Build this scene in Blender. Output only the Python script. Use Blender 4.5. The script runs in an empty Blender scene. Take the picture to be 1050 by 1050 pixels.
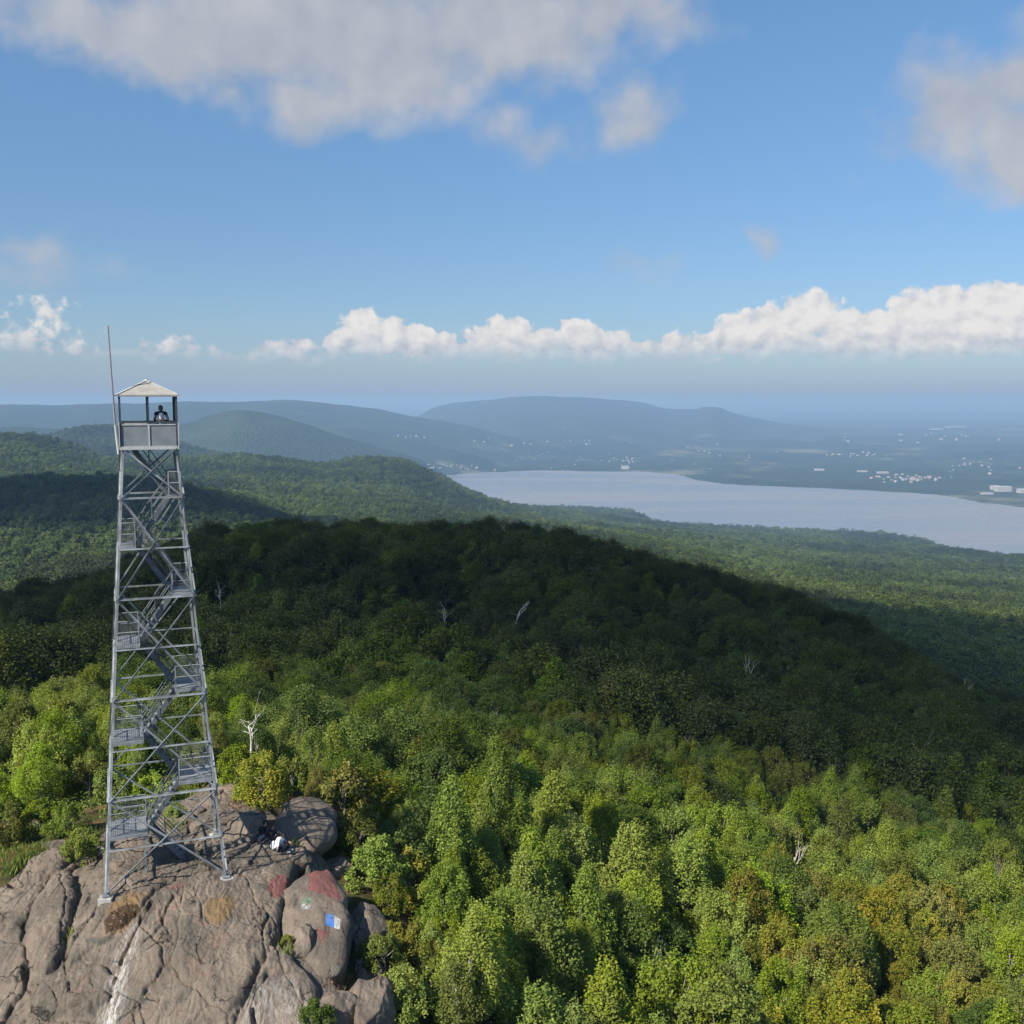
import bpy, bmesh, math, random
import numpy as np
from mathutils import Vector, Matrix

S = bpy.context.scene
COL = S.collection
rad = math.radians
random.seed(7)
RNG = np.random.default_rng(11)

# ------------------------------------------------------------------ camera
F = 1053.0                      # focal length in photo pixels (1050 wide)
PITCH = math.atan(115 / F)
CAMZ = 20.3
cd = bpy.data.cameras.new('camera')
cam = bpy.data.objects.new('camera', cd)
COL.objects.link(cam)
cam.location = (0, 0, CAMZ)
cam.rotation_euler = (math.pi / 2 - PITCH, 0, 0)
cd.sensor_width = 36
cd.lens = 36 * F / 1050
cd.clip_start = 0.5
cd.clip_end = 250000
S.camera = cam
S.view_settings.view_transform = 'Standard'
S.view_settings.look = 'None'
S.view_settings.exposure = 0.6
S.view_settings.gamma = 1.0
S.view_settings.use_curve_mapping = False
S.cycles.use_denoising = True
S.cycles.max_bounces = 6
S.cycles.volume_bounces = 0
S.cycles.sample_clamp_indirect = 4.0

# ------------------------------------------------------------------ sun
SUN_EL = rad(42)
SUN_H = Vector((-0.72, -0.694)).normalized()      # horizontal direction towards the sun
SUN_DIR = Vector((SUN_H.x * math.cos(SUN_EL), SUN_H.y * math.cos(SUN_EL), math.sin(SUN_EL)))
sl = bpy.data.lights.new('sun', 'SUN')
sl.energy = 5.0
sl.angle = rad(0.5)
sl.color = (1.0, 0.93, 0.82)
so = bpy.data.objects.new('sun', sl)
COL.objects.link(so)
so.rotation_euler = SUN_DIR.to_track_quat('Z', 'Y').to_euler()
so.location = (-60, -40, 80)


# ------------------------------------------------------------------ node helpers
class NT:
    """short hand for building shader maths"""
    def __init__(self, tree):
        self.t = tree
        self.n = tree.nodes
        self.l = tree.links

    def new(self, typ, **kw):
        n = self.n.new(typ)
        for k, v in kw.items():
            setattr(n, k, v)
        return n

    def put(self, sock, v):
        if isinstance(v, bpy.types.NodeSocket):
            self.l.new(v, sock)
        else:
            sock.default_value = v

    def m(self, op, a, b=0.0, c=0.0, clamp=False):
        n = self.n.new('ShaderNodeMath')
        n.operation = op
        n.use_clamp = clamp
        self.put(n.inputs[0], a)
        self.put(n.inputs[1], b)
        self.put(n.inputs[2], c)
        return n.outputs[0]

    def smooth(self, v, lo, hi, a=0.0, b=1.0):
        n = self.n.new('ShaderNodeMapRange')
        n.interpolation_type = 'SMOOTHSTEP'
        self.put(n.inputs[0], v)
        n.inputs[1].default_value = lo
        n.inputs[2].default_value = hi
        n.inputs[3].default_value = a
        n.inputs[4].default_value = b
        return n.outputs[0]

    def mix(self, f, a, b, blend='MIX'):
        n = self.n.new('ShaderNodeMix')
        n.data_type = 'RGBA'
        n.blend_type = blend
        n.clamp_factor = True
        self.put(n.inputs[0], f)
        self.put(n.inputs[6], a if isinstance(a, bpy.types.NodeSocket) else (*a[:3], 1))
        self.put(n.inputs[7], b if isinstance(b, bpy.types.NodeSocket) else (*b[:3], 1))
        return n.outputs[2]

    def noise(self, vec, scale, detail=4, rough=0.55, dist=0.0, col=False):
        n = self.n.new('ShaderNodeTexNoise')
        n.inputs['Scale'].default_value = scale
        n.inputs['Detail'].default_value = detail
        n.inputs['Roughness'].default_value = rough
        n.inputs['Distortion'].default_value = dist
        if vec is not None:
            self.l.new(vec, n.inputs['Vector'])
        return n.outputs['Color' if col else 'Fac']

    def xyz_shift(self, v, k):
        n = self.n.new('ShaderNodeVectorMath')
        n.operation = 'ADD'
        self.l.new(v, n.inputs[0])
        n.inputs[1].default_value = (k, k * .7, k * 1.3)
        return n.outputs[0]

    def xyz(self, x, y, z=0.0):
        n = self.n.new('ShaderNodeCombineXYZ')
        self.put(n.inputs[0], x)
        self.put(n.inputs[1], y)
        self.put(n.inputs[2], z)
        return n.outputs[0]


def ray(px, py):
    xc, yc = (px - 525) / F, -(py - 525) / F
    return (xc, math.cos(PITCH) + yc * math.sin(PITCH), -math.sin(PITCH) + yc * math.cos(PITCH))


def azel(px, py):
    d = ray(px, py)
    return math.degrees(math.atan2(d[0], d[1])), math.degrees(math.atan2(d[2], math.hypot(d[0], d[1])))


# ------------------------------------------------------------------ world: sky and distant clouds by direction
W = bpy.data.worlds.new('World')
S.world = W
W.use_nodes = True
W.node_tree.nodes.clear()
N = NT(W.node_tree)
sky = N.new('ShaderNodeTexSky', sky_type='NISHITA')
sky.sun_disc = False
sky.sun_elevation = SUN_EL
sky.sun_rotation = math.atan2(SUN_H.x, SUN_H.y)
sky.altitude = 500
sky.air_density = 1.0
sky.dust_density = 0.6
sky.ozone_density = 1.6
SKY_K = 0.095
tc = N.new('ShaderNodeTexCoord')
sep = N.new('ShaderNodeSeparateXYZ')
N.l.new(tc.outputs['Generated'], sep.inputs[0])
X, Y, Z = sep.outputs
R2D = 180 / math.pi
AZ = N.m('MULTIPLY', N.m('ARCTAN2', X, Y), R2D)
EL = N.m('MULTIPLY', N.m('ARCSINE', Z), R2D)
P = N.xyz(AZ, EL, 0.0)
P_sun = N.xyz(N.m('ADD', AZ, -0.35), N.m('ADD', EL, 0.45), 0.0)     # a step towards the sun, for relief


def puffs(lst, warp_amt, warp_scale, seed):
    """union of soft ellipses given in photo pixels, turned into azimuth / elevation"""
    off = N.xyz(N.m('ADD', AZ, seed), EL, seed)
    wn = N.new('ShaderNodeTexNoise')
    wn.inputs['Scale'].default_value = warp_scale
    wn.inputs['Detail'].default_value = 3
    N.l.new(off, wn.inputs['Vector'])
    ws = N.new('ShaderNodeSeparateXYZ')
    N.l.new(wn.outputs['Color'], ws.inputs[0])
    a = N.m('ADD', AZ, N.m('MULTIPLY', N.m('SUBTRACT', ws.outputs[0], 0.5), warp_amt))
    e = N.m('ADD', EL, N.m('MULTIPLY', N.m('SUBTRACT', ws.outputs[1], 0.5), warp_amt))
    out = None
    for (px, py, rx, ry, w) in lst:
        ca, ce = azel(px, py)
        dx = N.m('MULTIPLY', N.m('SUBTRACT', a, ca), F / R2D / rx)
        dy = N.m('MULTIPLY', N.m('SUBTRACT', e, ce), F / R2D / ry)
        q = N.m('SQRT', N.m('ADD', N.m('MULTIPLY', dx, dx), N.m('MULTIPLY', dy, dy)))
        v = N.m('SUBTRACT', w, N.m('MULTIPLY', q, w))
        out = v if out is None else N.m('SMOOTH_MAX', out, v, 0.08)
    return out


# cumulus row over the horizon
bank = [(345, 352, 16, 14, 1), (372, 337, 32, 22, 1), (402, 344, 26, 18, 1), (432, 348, 28, 18, 1), (455, 350, 16, 14, 1),
        (492, 348, 22, 18, 1), (520, 343, 34, 20, 1), (556, 352, 24, 16, 1), (596, 345, 30, 20, 1), (628, 353, 24, 16, 1),
        (655, 361, 22, 12, 1), (695, 356, 26, 17, 1), (722, 354, 20, 16, 1), (760, 342, 34, 24, 1), (792, 332, 28, 22, 1),
        (832, 322, 36, 26, 1), (868, 338, 34, 22, 1), (905, 338, 28, 22, 1), (938, 322, 30, 28, 1), (972, 316, 34, 26, 1),
        (1012, 313, 34, 24, 1), (1048, 311, 34, 24, 1), (1090, 315, 40, 28, 1), (1000, 340, 90, 22, 1), (1130, 330, 50, 26, 1),
        (290, 360, 42, 12, .7), (310, 355, 18, 10, .7), (48, 325, 34, 20, .26), (180, 355, 44, 12, .30), (15, 345, 80, 16, .26), (120, 362, 150, 9, .28),
        (780, 354, 150, 14, .9), (560, 362, 190, 10, .8), (300, 368, 330, 9, .26), (760, 372, 420, 8, .24), (390, 356, 70, 9, .9), (940, 356, 140, 16, .9)]
bD = puffs(bank, 1.1, 0.9, 3.0)
fb = N.noise(P, 1.3, 6, 0.55)
fb_s = N.noise(P_sun, 1.3, 4, 0.5)
bA = N.smooth(N.m('ADD', bD, N.m('MULTIPLY', N.m('SUBTRACT', fb, 0.5), 0.85)), 0.05, 0.27)
bvar = N.m('ADD', EL, N.m('MULTIPLY', N.m('SUBTRACT', N.noise(N.xyz(AZ, 4.0, 0.0), 0.45, 3, 0.5), 0.5), 1.5))
base_fade = N.smooth(bvar, azel(525, 380)[1], azel(525, 350)[1])
bA = N.m('MULTIPLY', bA, base_fade)
relief = N.m('MULTIPLY', N.m('SUBTRACT', fb, fb_s), 1.15)
hgt = N.smooth(EL, azel(525, 366)[1], azel(525, 330)[1])
bLum = N.m('ADD', N.m('ADD', 0.34, N.m('MULTIPLY', hgt, 0.42)), relief)
bLum = N.m('ADD', bLum, N.m('MULTIPLY', bD, 0.28))
bCol = N.mix(N.m('MULTIPLY', bLum, 1.0, clamp=True), (0.25, 0.29, 0.37), (0.565, 0.55, 0.535))

# large soft clouds overhead and at the sides
top = [(85, 25, 75, 55, .8), (150, 35, 120, 60, 1), (270, 35, 160, 70, 1), (390, 50, 180, 80, 1), (335, 100, 100, 42, .8),
       (520, 25, 160, 62, 1), (630, 5, 110, 45, .8), (545, 132, 62, 34, .42), (660, 112, 60, 42, .62), (250, 92, 60, 34, .5),
       (995, 105, 90, 62, 1), (1040, 145, 90, 52, 1), (1075, 80, 100, 55, 1), (955, 140, 55, 40, .7),
       (30, 262, 75, 26, .40), (785, 258, 28, 15, .40), (645, 272, 40, 20, .24), (228, 306, 26, 10, .26),
       (300, -70, 420, 90, 1)]
tD = puffs(top, 7.0, 0.22, 9.0)
ft = N.noise(P, 0.26, 7, 0.50)
ft_s = N.noise(N.xyz(N.m('ADD', AZ, -1.0), N.m('ADD', EL, 1.4), 0.0), 0.26, 7, 0.50)
tA = N.smooth(N.m('ADD', tD, N.m('MULTIPLY', N.m('SUBTRACT', ft, 0.5), 1.05)), -0.06, 0.68)
tA = N.m('MULTIPLY', tA, 0.88)
tLum = N.m('ADD', 0.42, N.m('MULTIPLY', N.m('SUBTRACT', ft, ft_s), 0.9))
tLum = N.m('ADD', tLum, N.m('MULTIPLY', N.m('SUBTRACT', ft, 0.5), 0.5))
tCol = N.mix(N.m('MULTIPLY', tLum, 1.0, clamp=True), (0.235, 0.265, 0.315), (0.43, 0.42, 0.43))

bg = N.new('ShaderNodeBackground')
bg.inputs['Strength'].default_value = SKY_K
sk = N.mix(1.0, sky.outputs[0], N.mix(N.smooth(EL, 3, 24), (0.51, 0.63, 0.775), (0.71, 0.92, 1.02)), 'MULTIPLY')


def up(c):
    n = N.new('ShaderNodeVectorMath', operation='SCALE')
    N.l.new(c, n.inputs[0])
    n.inputs[3].default_value = 1 / SKY_K
    return n.outputs[0]


veil = N.m('MULTIPLY', N.m('POWER', 2.718, N.m('MULTIPLY', N.m('MAXIMUM', EL, 0.0), -0.38)), 0.96)
veilc = N.new('ShaderNodeRGB')
veilc.outputs[0].default_value = (0.215, 0.275, 0.385, 1)
c0 = N.mix(veil, sk, up(veilc.outputs[0]))
c1 = N.mix(tA, c0, up(tCol))
c2 = N.mix(N.m('MULTIPLY', bA, 0.95), c1, up(bCol))
N.l.new(c2, bg.inputs['Color'])
wo = N.new('ShaderNodeOutputWorld')
N.l.new(bg.outputs[0], wo.inputs[0])


# ------------------------------------------------------------------ numeric helpers
def hash2(ix, iy, seed):
    h = (ix.astype(np.int64) * 374761393 + iy.astype(np.int64) * 668265263 + seed * 974711) & 0xFFFFFFFF
    h = ((h ^ (h >> 13)) * 1274126177) & 0xFFFFFFFF
    return ((h ^ (h >> 16)) & 0xFFFF) / 65535.0


def vnoise(x, y, seed=0):
    ix, iy = np.floor(x), np.floor(y)
    fx, fy = x - ix, y - iy
    fx = fx * fx * fx * (fx * (fx * 6 - 15) + 10)
    fy = fy * fy * fy * (fy * (fy * 6 - 15) + 10)
    a, b = hash2(ix, iy, seed), hash2(ix + 1, iy, seed)
    c, d = hash2(ix, iy + 1, seed), hash2(ix + 1, iy + 1, seed)
    return (a + (b - a) * fx) * (1 - fy) + (c + (d - c) * fx) * fy - 0.5


def fbm(x, y, oct=5, seed=0, gain=0.5):
    s, a = 0, 1.0
    for o in range(oct):
        s = s + a * vnoise(x, y, seed + o * 17)
        x, y, a = x * 2.03 + 5.1, y * 2.03 - 3.7, a * gain
    return s


def sstep(a, b, x):
    t = np.clip((x - a) / (b - a), 0, 1)
    return t * t * (3 - 2 * t)


def pchip(xs, ys, q):
    xs, ys, q = np.asarray(xs, float), np.asarray(ys, float), np.asarray(q, float)
    h = np.diff(xs)
    d = np.diff(ys) / h
    m = np.zeros_like(ys)
    m[0], m[-1] = d[0], d[-1]
    for i in range(1, len(xs) - 1):
        if d[i - 1] * d[i] > 0:
            w1, w2 = 2 * h[i] + h[i - 1], h[i] + 2 * h[i - 1]
            m[i] = (w1 + w2) / (w1 / d[i - 1] + w2 / d[i])
    q = np.clip(q, xs[0], xs[-1])
    k = np.clip(np.searchsorted(xs, q, 'right') - 1, 0, len(xs) - 2)
    t = (q - xs[k]) / h[k]
    return ((1 + 2 * t) * (1 - t) ** 2 * ys[k] + t * (1 - t) ** 2 * h[k] * m[k]
            + t * t * (3 - 2 * t) * ys[k + 1] + t * t * (t - 1) * h[k] * m[k + 1])


def z_at(px, py, r):
    d = ray(px, py)
    return CAMZ + r / math.hypot(d[0], d[1]) * d[2]


def th_of(px, py=600):
    d = ray(px, py)
    return math.atan2(d[0], d[1])


def project(x, y, z):
    dz = z - CAMZ
    dep = y * math.cos(PITCH) - dz * math.sin(PITCH)
    return 525 + F * x / dep, 525 - F * (y * math.sin(PITCH) + dz * math.cos(PITCH)) / dep


# ------------------------------------------------------------------ terrain heights: ground profile by bearing and distance
CZ = [-400, -100, 0, 100, 200, 300, 400, 500, 600, 700, 800, 900, 1000, 1150, 1450]
rows = []                                              # (distance, bearings, heights)


def row_z(r, zs):
    rows.append((r, [th_of(p, 800) for p in CZ], list(zs)))


def row_p(r, pts, canopy):
    th, zz = [], []
    for p in pts:
        if len(p) == 3:
            th.append(th_of(p[0], 520))
            zz.append(p[2])
        else:
            th.append(th_of(p[0], p[1]))
            zz.append(z_at(p[0], p[1], r) - canopy)
    rows.append((r, th, zz))


row_z(4, [-6, -6, -6, -6.5, -7, -8, -10, -12, -13, -14, -14, -14, -14, -14, -14])
row_z(25, [-5, -5, -5, -6, -6.5, -7, -9, -11.5, -13, -14, -14.5, -15, -15, -15, -15])
row_z(35, [-4, -3, -3.2, -3.5, -3.5, -3.8, -5, -8.5, -12, -13.5, -14.5, -15, -15.5, -16, -17])
row_z(45, [-2, -1.5, -1.2, -1.2, -1.2, -1.8, -3.2, -8.0, -12, -14, -15.3, -16.2, -17, -18, -20])
row_z(55, [-2.2, -1.5, -1.2, -1, -1, -1.8, -3.8, -8.0, -12, -14.5, -16, -17.2, -18, -19, -22])
row_z(66, [-5, -3.6, -3, -2.8, -3, -5, -8.2, -10.5, -13, -15.5, -17.5, -19, -20, -22, -25])
row_z(80, [-9, -7.5, -7, -7, -7.5, -9, -11, -12.7, -15, -17.5, -19.7, -21.3, -22.6, -25, -29])
row_z(105, [-16, -13.5, -12.5, -12.5, -13, -14, -15, -16.5, -18.5, -21, -23.6, -25.8, -27.5, -31, -37])
row_z(150, [-25, -22, -21, -20, -19, -19, -19.5, -20.5, -22.5, -25.5, -28.5, -31, -33.5, -39, -50])
row_p(200, [(-400, 660), (-100, 640), (0, 625), (100, 600), (200, 562), (300, 556), (400, 557), (500, 562), (600, 573), (700, 598),
            (800, 626), (900, 668), (1000, 716), (1150, 780), (1450, 880)], 8)
row_p(280, [(-400, 640), (-100, 622), (0, 613), (60, 601), (110, 586), (200, 547), (300, 536), (400, 536), (500, 540), (560, 545),
            (640, 562), (700, 578), (760, 597), (800, 609), (860, 634), (900, 656), (1000, 706), (1150, 775), (1450, 890)], 9)
row_p(420, [(-400, 690), (-100, 680), (0, 668), (100, 645), (200, 600), (300, 578), (400, 572), (500, 572), (600, 585), (700, 612),
            (800, 640), (900, 672), (1000, 706), (1150, 750), (1450, 815)], 8)
row_p(650, [(-400, 640), (-100, 612), (0, 598), (100, 592), (200, 582), (300, 567), (400, 562), (500, 560), (600, 570), (700, 594),
            (800, 620), (900, 642), (1000, 657), (1150, 680), (1450, 700)], 8)
row_p(850, [(-400, 600), (-100, 575), (0, 562), (100, 558), (200, 555), (300, 550), (400, 547), (500, 547), (600, 558), (700, 580),
            (800, 603), (900, 620), (1000, 632), (1150, 645), (1450, 660)], 8)
row_p(1150, [(-400, 485), (-100, 488), (0, 490), (80, 487), (150, 490), (200, 498), (250, 512), (300, 530), (400, 537), (500, 541),
             (600, 549), (700, 566), (800, 588), (900, 602), (1000, 613), (1150, 623), (1450, 640)], 8)
row_p(1500, [(-400, 520), (-100, 515), (0, 510), (100, 506), (200, 508), (300, 516), (400, 521), (500, 531), (600, 544), (700, 559),
             (800, 577), (900, 589), (1000, 598), (1150, 608), (1450, 620)], 8)
row_p(2000, [(-400, 475), (-100, 470), (0, 470), (100, 482), (200, 492), (300, 492), (400, 500), (500, 529), (600, 541), (700, 553),
             (800, 569), (900, 578), (1000, 586), (1150, 596), (1450, 605)], 8)
row_p(2500, [(-400, 458), (-100, 453), (0, 450), (30, 449.5), (70, 458), (110, 472), (150, 474), (190, 471), (240, 471), (290, 474),
             (330, 479), (365, 473), (385, 471.5), (410, 475), (450, 490), (500, 514), (530, 525), (600, 538), (700, 549), (800, 560),
             (900, 568), (1000, 576), (1150, 586), (1450, 595)], 8)
row_p(3000, [(-400, 480), (-100, 475), (0, 470), (100, 488), (200, 490), (300, 490), (400, 490), (450, 498), (500, 516), (600, 531),
             (700, 545), (800, 553), (900, 560), (1000, 568), (1150, 577), (1450, 590)], 8)
row_p(3400, [(-400, 478), (-100, 472), (0, 468), (100, 470), (200, 482), (300, 490), (400, 492), (450, 500), (500, 518), (600, 527.5),
             (700, 542), (800, 550), (900, 556), (1000, 0, -472), (1150, 0, -473), (1450, 0, -473)], 8)
row_p(4100, [(-400, 450), (-100, 455), (0, 456), (40, 452), (80, 442), (110, 440), (150, 446), (200, 461), (230, 470), (300, 487),
             (400, 494), (450, 503), (500, 519), (600, 524.5), (680, 0, -470.6), (760, 0, -472), (900, 0, -473), (1450, 0, -473)], 8)
row_p(4800, [(-400, 455), (-100, 462), (0, 462), (100, 460), (200, 468), (300, 480), (400, 492), (450, 505), (490, 0, -471), (520, 0, -472),
             (1450, 0, -473)], 6)
rows.append((5600, [th_of(-400), th_of(420), th_of(450), th_of(1450)], [-455, -462, -472, -473]))
TH = np.linspace(th_of(-400), th_of(1450), 560)
LR = np.linspace(math.log(4), math.log(5600), 520)
Zr = np.array([pchip(t, z, TH) for (_, t, z) in rows])
lr_rows = np.log([r[0] for r in rows])
TAB = np.array([pchip(lr_rows, Zr[:, k], LR) for k in range(len(TH))])      # [bearing, log distance]

SHORE = [(-400, 7000), (430, 7000), (460, 6750), (500, 6950), (560, 7150), (640, 7150), (690, 6950), (712, 6400), (740, 6150), (780, 6000),
         (870, 5930), (950, 5800), (1000, 5350), (1050, 5150), (1150, 5000), (1450, 4700)]
SH_T = np.array([th_of(p) for p, _ in SHORE])
SH_R = np.array([r for _, r in SHORE], float)


def ridge(pts, r0, th, r, slope, base):
    t = np.array([th_of(p, q) for p, q in pts])
    z = np.array([z_at(p, q, r0) for p, q in pts])
    c = np.array(pchip(t, z, th))
    return c - slope * (np.sqrt((r - r0) ** 2 + 350 ** 2) - 350)


RIDGE_D = [(-400, 425), (0, 437), (150, 444), (190, 434), (215, 424), (245, 419), (275, 423), (310, 433), (345, 444), (385, 456),
           (425, 469), (450, 484), (480, 500), (700, 520), (1450, 560)]
RIDGE_D2 = [(-400, 440), (300, 440), (340, 436), (400, 446), (450, 458), (490, 468), (540, 490), (1450, 540)]
RIDGE_E = [(-400, 417), (0, 414.5), (60, 416), (100, 414), (160, 414), (200, 412), (250, 412), (285, 410.5), (320, 412), (350, 416), (390, 421),
           (430, 428), (480, 437), (540, 450), (700, 470), (1450, 500)]
RIDGE_F = [(-400, 440), (380, 436), (425, 428), (448, 417), (462, 413.5), (480, 411.5), (510, 409.5), (540, 407), (585, 407.5), (620, 409.5),
           (655, 413), (690, 419.5), (712, 420), (722, 417.5), (735, 417.5), (750, 423), (790, 432), (850, 440), (1000, 450), (1450, 470)]


def terrain(x, y):
    x, y = np.asarray(x, float), np.asarray(y, float)
    r = np.hypot(x, y)
    r = np.maximum(r, 4.01)
    th = np.clip(np.arctan2(x, y), TH[0], TH[-1])
    ft = (th - TH[0]) / (TH[1] - TH[0])
    it = np.clip(ft.astype(int), 0, len(TH) - 2)
    ft = ft - it
    lr = np.clip(np.log(r), LR[0], LR[-1])
    fr = (lr - LR[0]) / (LR[1] - LR[0])
    ir = np.clip(fr.astype(int), 0, len(LR) - 2)
    fr = fr - ir
    near = ((TAB[it, ir] * (1 - ft) + TAB[it + 1, ir] * ft) * (1 - fr)
            + (TAB[it, ir + 1] * (1 - ft) + TAB[it + 1, ir + 1] * ft) * fr)
    rough = (10 * fbm(x / 160, y / 160, 4, 3) - 26 * (np.abs(vnoise(x / 330, y / 520, 13)) - .2) * sstep(1200, 2200, r)) * sstep(300, 1200, r) * sstep(-470, -420, near) \
        + 1.6 * fbm(x / 14, y / 14, 3, 5) * sstep(30, 60, r) * sstep(800, 300, r)
    near = near + rough
    rs = np.interp(th, SH_T, SH_R) + 160 * fbm(x / 700, y / 700, 4, 21)
    land = sstep(0, 60, r - rs)
    plain = -473 + 7.0 * land + land * np.maximum(r - rs, 0) * 0.0038
    plain = plain + land * np.clip((r - rs) / 2500, 0, 1) * (60 * np.abs(fbm(x / 2600, y / 1500, 4, 31)) + 6)
    far = np.maximum(plain, ridge(RIDGE_D, 6000, th, r, 0.30, -460))
    far = np.maximum(far, ridge(RIDGE_D2, 7600, th, r, 0.22, -460))
    far = np.maximum(far, ridge(RIDGE_E, 9500, th, r, 0.13, -460))
    far = np.maximum(far, ridge(RIDGE_F, 14500, th, r, 0.10, -460))
    bumpy = sstep(-440, -380, far)
    far = far + bumpy * 26 * fbm(x / 420, y / 420, 4, 41)
    w = sstep(4900, 5500, r)
    return near * (1 - w) + far * w


# ------------------------------------------------------------------ rock outcrop: base surface through control points
CP = [(0, 1050, -2.5), (100, 1050, -2.4), (200, 1050, -2.35), (300, 1050, -2.5), (400, 1050, -3.3), (-80, 1000, -2.2), (0, 960, -1.3),
      (106.5, 921, -0.12), (232, 898, -0.12), (223, 854.5, -0.10), (112, 872, -0.10), (165, 885, -0.1), (300, 915, -0.75), (330, 930, -1.15),
      (355, 960, -2.0), (380, 990, -2.7), (345, 890, -1.0), (300, 862, -0.15), (270, 870, -0.1), (250, 830, 0.0), (240, 800, -0.3),
      (180, 850, -0.1), (30, 880, -0.5), (0, 905, -0.8), (60, 868, -0.4), (200, 960, -0.85), (110, 985, -1.25), (260, 960, -0.95), (330, 1000, -1.9),
      (-80, 900, -1.0), (340, 845, -0.6), (200, 810, -0.3), (200, 1120, -3.6), (400, 1120, -4.6), (0, 1120, -3.9)]


def hit_z(px, py, z):
    d = ray(px, py)
    t = (z - CAMZ) / d[2]
    return d[0] * t, d[1] * t


cpx = np.array([hit_z(*c) for c in CP])
cpz = np.array([c[2] for c in CP])


def tps(r2):
    return np.where(r2 > 1e-9, r2 * np.log(np.maximum(r2, 1e-9)), 0)


_n = len(CP)
A = np.zeros((_n + 3, _n + 3))
A[:_n, :_n] = tps(((cpx[:, None] - cpx[None]) ** 2).sum(-1)) + np.eye(_n) * 2.0
A[:_n, _n] = 1
A[:_n, _n + 1:] = cpx
A[_n, :_n] = 1
A[_n + 1:, :_n] = cpx.T
sol = np.linalg.solve(A, np.concatenate([cpz, [0, 0, 0]]))


def rock_base(x, y):
    x, y = np.asarray(x, float), np.asarray(y, float)
    z = sol[_n] + sol[_n + 1] * x + sol[_n + 2] * y
    for i in range(_n):
        z = z + sol[i] * tps((x - cpx[i, 0]) ** 2 + (y - cpx[i, 1]) ** 2)
    return z


def on_base(px, py):
    z = -0.5
    for _ in range(25):
        x, y = hit_z(px, py, z)
        z = 0.5 * z + 0.5 * float(np.clip(rock_base(x, y), -5, 1.5))
    return x, y


def world_poly(pts):
    return np.array([on_base(*p) for p in pts])


def seg_dist(x, y, pts, closed=True):
    d = np.full(x.shape, 1e9)
    n = len(pts)
    for i in range(n if closed else n - 1):
        a, b = pts[i], pts[(i + 1) % n]
        e = b - a
        t = np.clip(((x - a[0]) * e[0] + (y - a[1]) * e[1]) / max(e @ e, 1e-9), 0, 1)
        d = np.minimum(d, np.hypot(x - a[0] - t * e[0], y - a[1] - t * e[1]))
    return d


def inside(x, y, pts):
    c = np.zeros(x.shape, bool)
    n = len(pts)
    for i in range(n):
        a, b = pts[i], pts[(i + 1) % n]
        cond = (a[1] > y) != (b[1] > y)
        with np.errstate(divide='ignore', invalid='ignore'):
            xi = (b[0] - a[0]) * (y - a[1]) / (b[1] - a[1]) + a[0]
        c ^= cond & (x < xi)
    return c


def sdf(x, y, pts):                       # positive inside
    return np.where(inside(x, y, pts), 1, -1) * seg_dist(x, y, pts)


OUT = world_poly([(-110, 1090), (-90, 930), (-30, 912), (0, 903), (25, 880), (60, 868), (85, 866), (105, 850), (140, 838), (180, 818),
                  (212, 800), (245, 797), (268, 815), (296, 838), (322, 862), (322, 882), (326, 905), (334, 935), (342, 968), (342, 995), (352, 1012),
                  (372, 1050), (390, 1110), (200, 1130)])
SLABS = [  # photo outline, rise, edge width
    ([(60, 893), (74, 892), (78, 912), (72, 940), (66, 962), (58, 985), (48, 1000), (30, 992), (23, 962), (33, 928), (47, 906)], 0.55, 0.50),
    ([(-60, 968), (10, 966), (26, 967), (29, 985), (20, 1002), (-60, 1020)], 0.40, 0.35),
    ([(48, 997), (80, 988), (107, 984), (118, 1000), (108, 1026), (80, 1041), (27, 1043), (38, 1012)], 0.28, 0.30),
    ([(-60, 925), (18, 908), (54, 897), (38, 920), (24, 950), (20, 964), (-60, 962)], 0.30, 0.35),
    ([(-40, 915), (8, 912), (30, 884), (58, 872), (78, 878), (60, 891), (40, 900)], 0.45, 0.40),
    ([(28, 1046), (22, 1005), (46, 1003), (35, 1025), (60, 1046), (100, 1044), (110, 1030), (122, 1000), (112, 1120), (-20, 1120)], 0.12, 0.30),
    ([(157, 918), (176, 905), (215, 896), (262, 884), (296, 880), (303, 884), (295, 915), (287, 945), (280, 965), (266, 985), (256, 1012),
      (240, 1040), (232, 1120), (105, 1120), (116, 1012), (127, 986), (142, 950)], 0.32, 0.32),
    ([(276, 966), (296, 980), (318, 1002), (326, 1014), (330, 1060), (300, 1120), (244, 1120), (248, 1040), (262, 1010), (268, 988)], 0.32, 0.28),
    ([(78, 925), (90, 896), (108, 866), (142, 850), (182, 862), (240, 858), (262, 850), (300, 856), (308, 866), (300, 878), (250, 884),
      (172, 903), (146, 932), (112, 958), (70, 985), (68, 962)], 0.22, 0.40),
    ([(190, 838), (215, 815), (240, 800), (262, 818), (275, 838), (262, 848), (238, 856), (205, 858)], 0.25, 0.5),
]
SLABS = [(world_poly(p), h, w) for p, h, w in SLABS]
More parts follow.
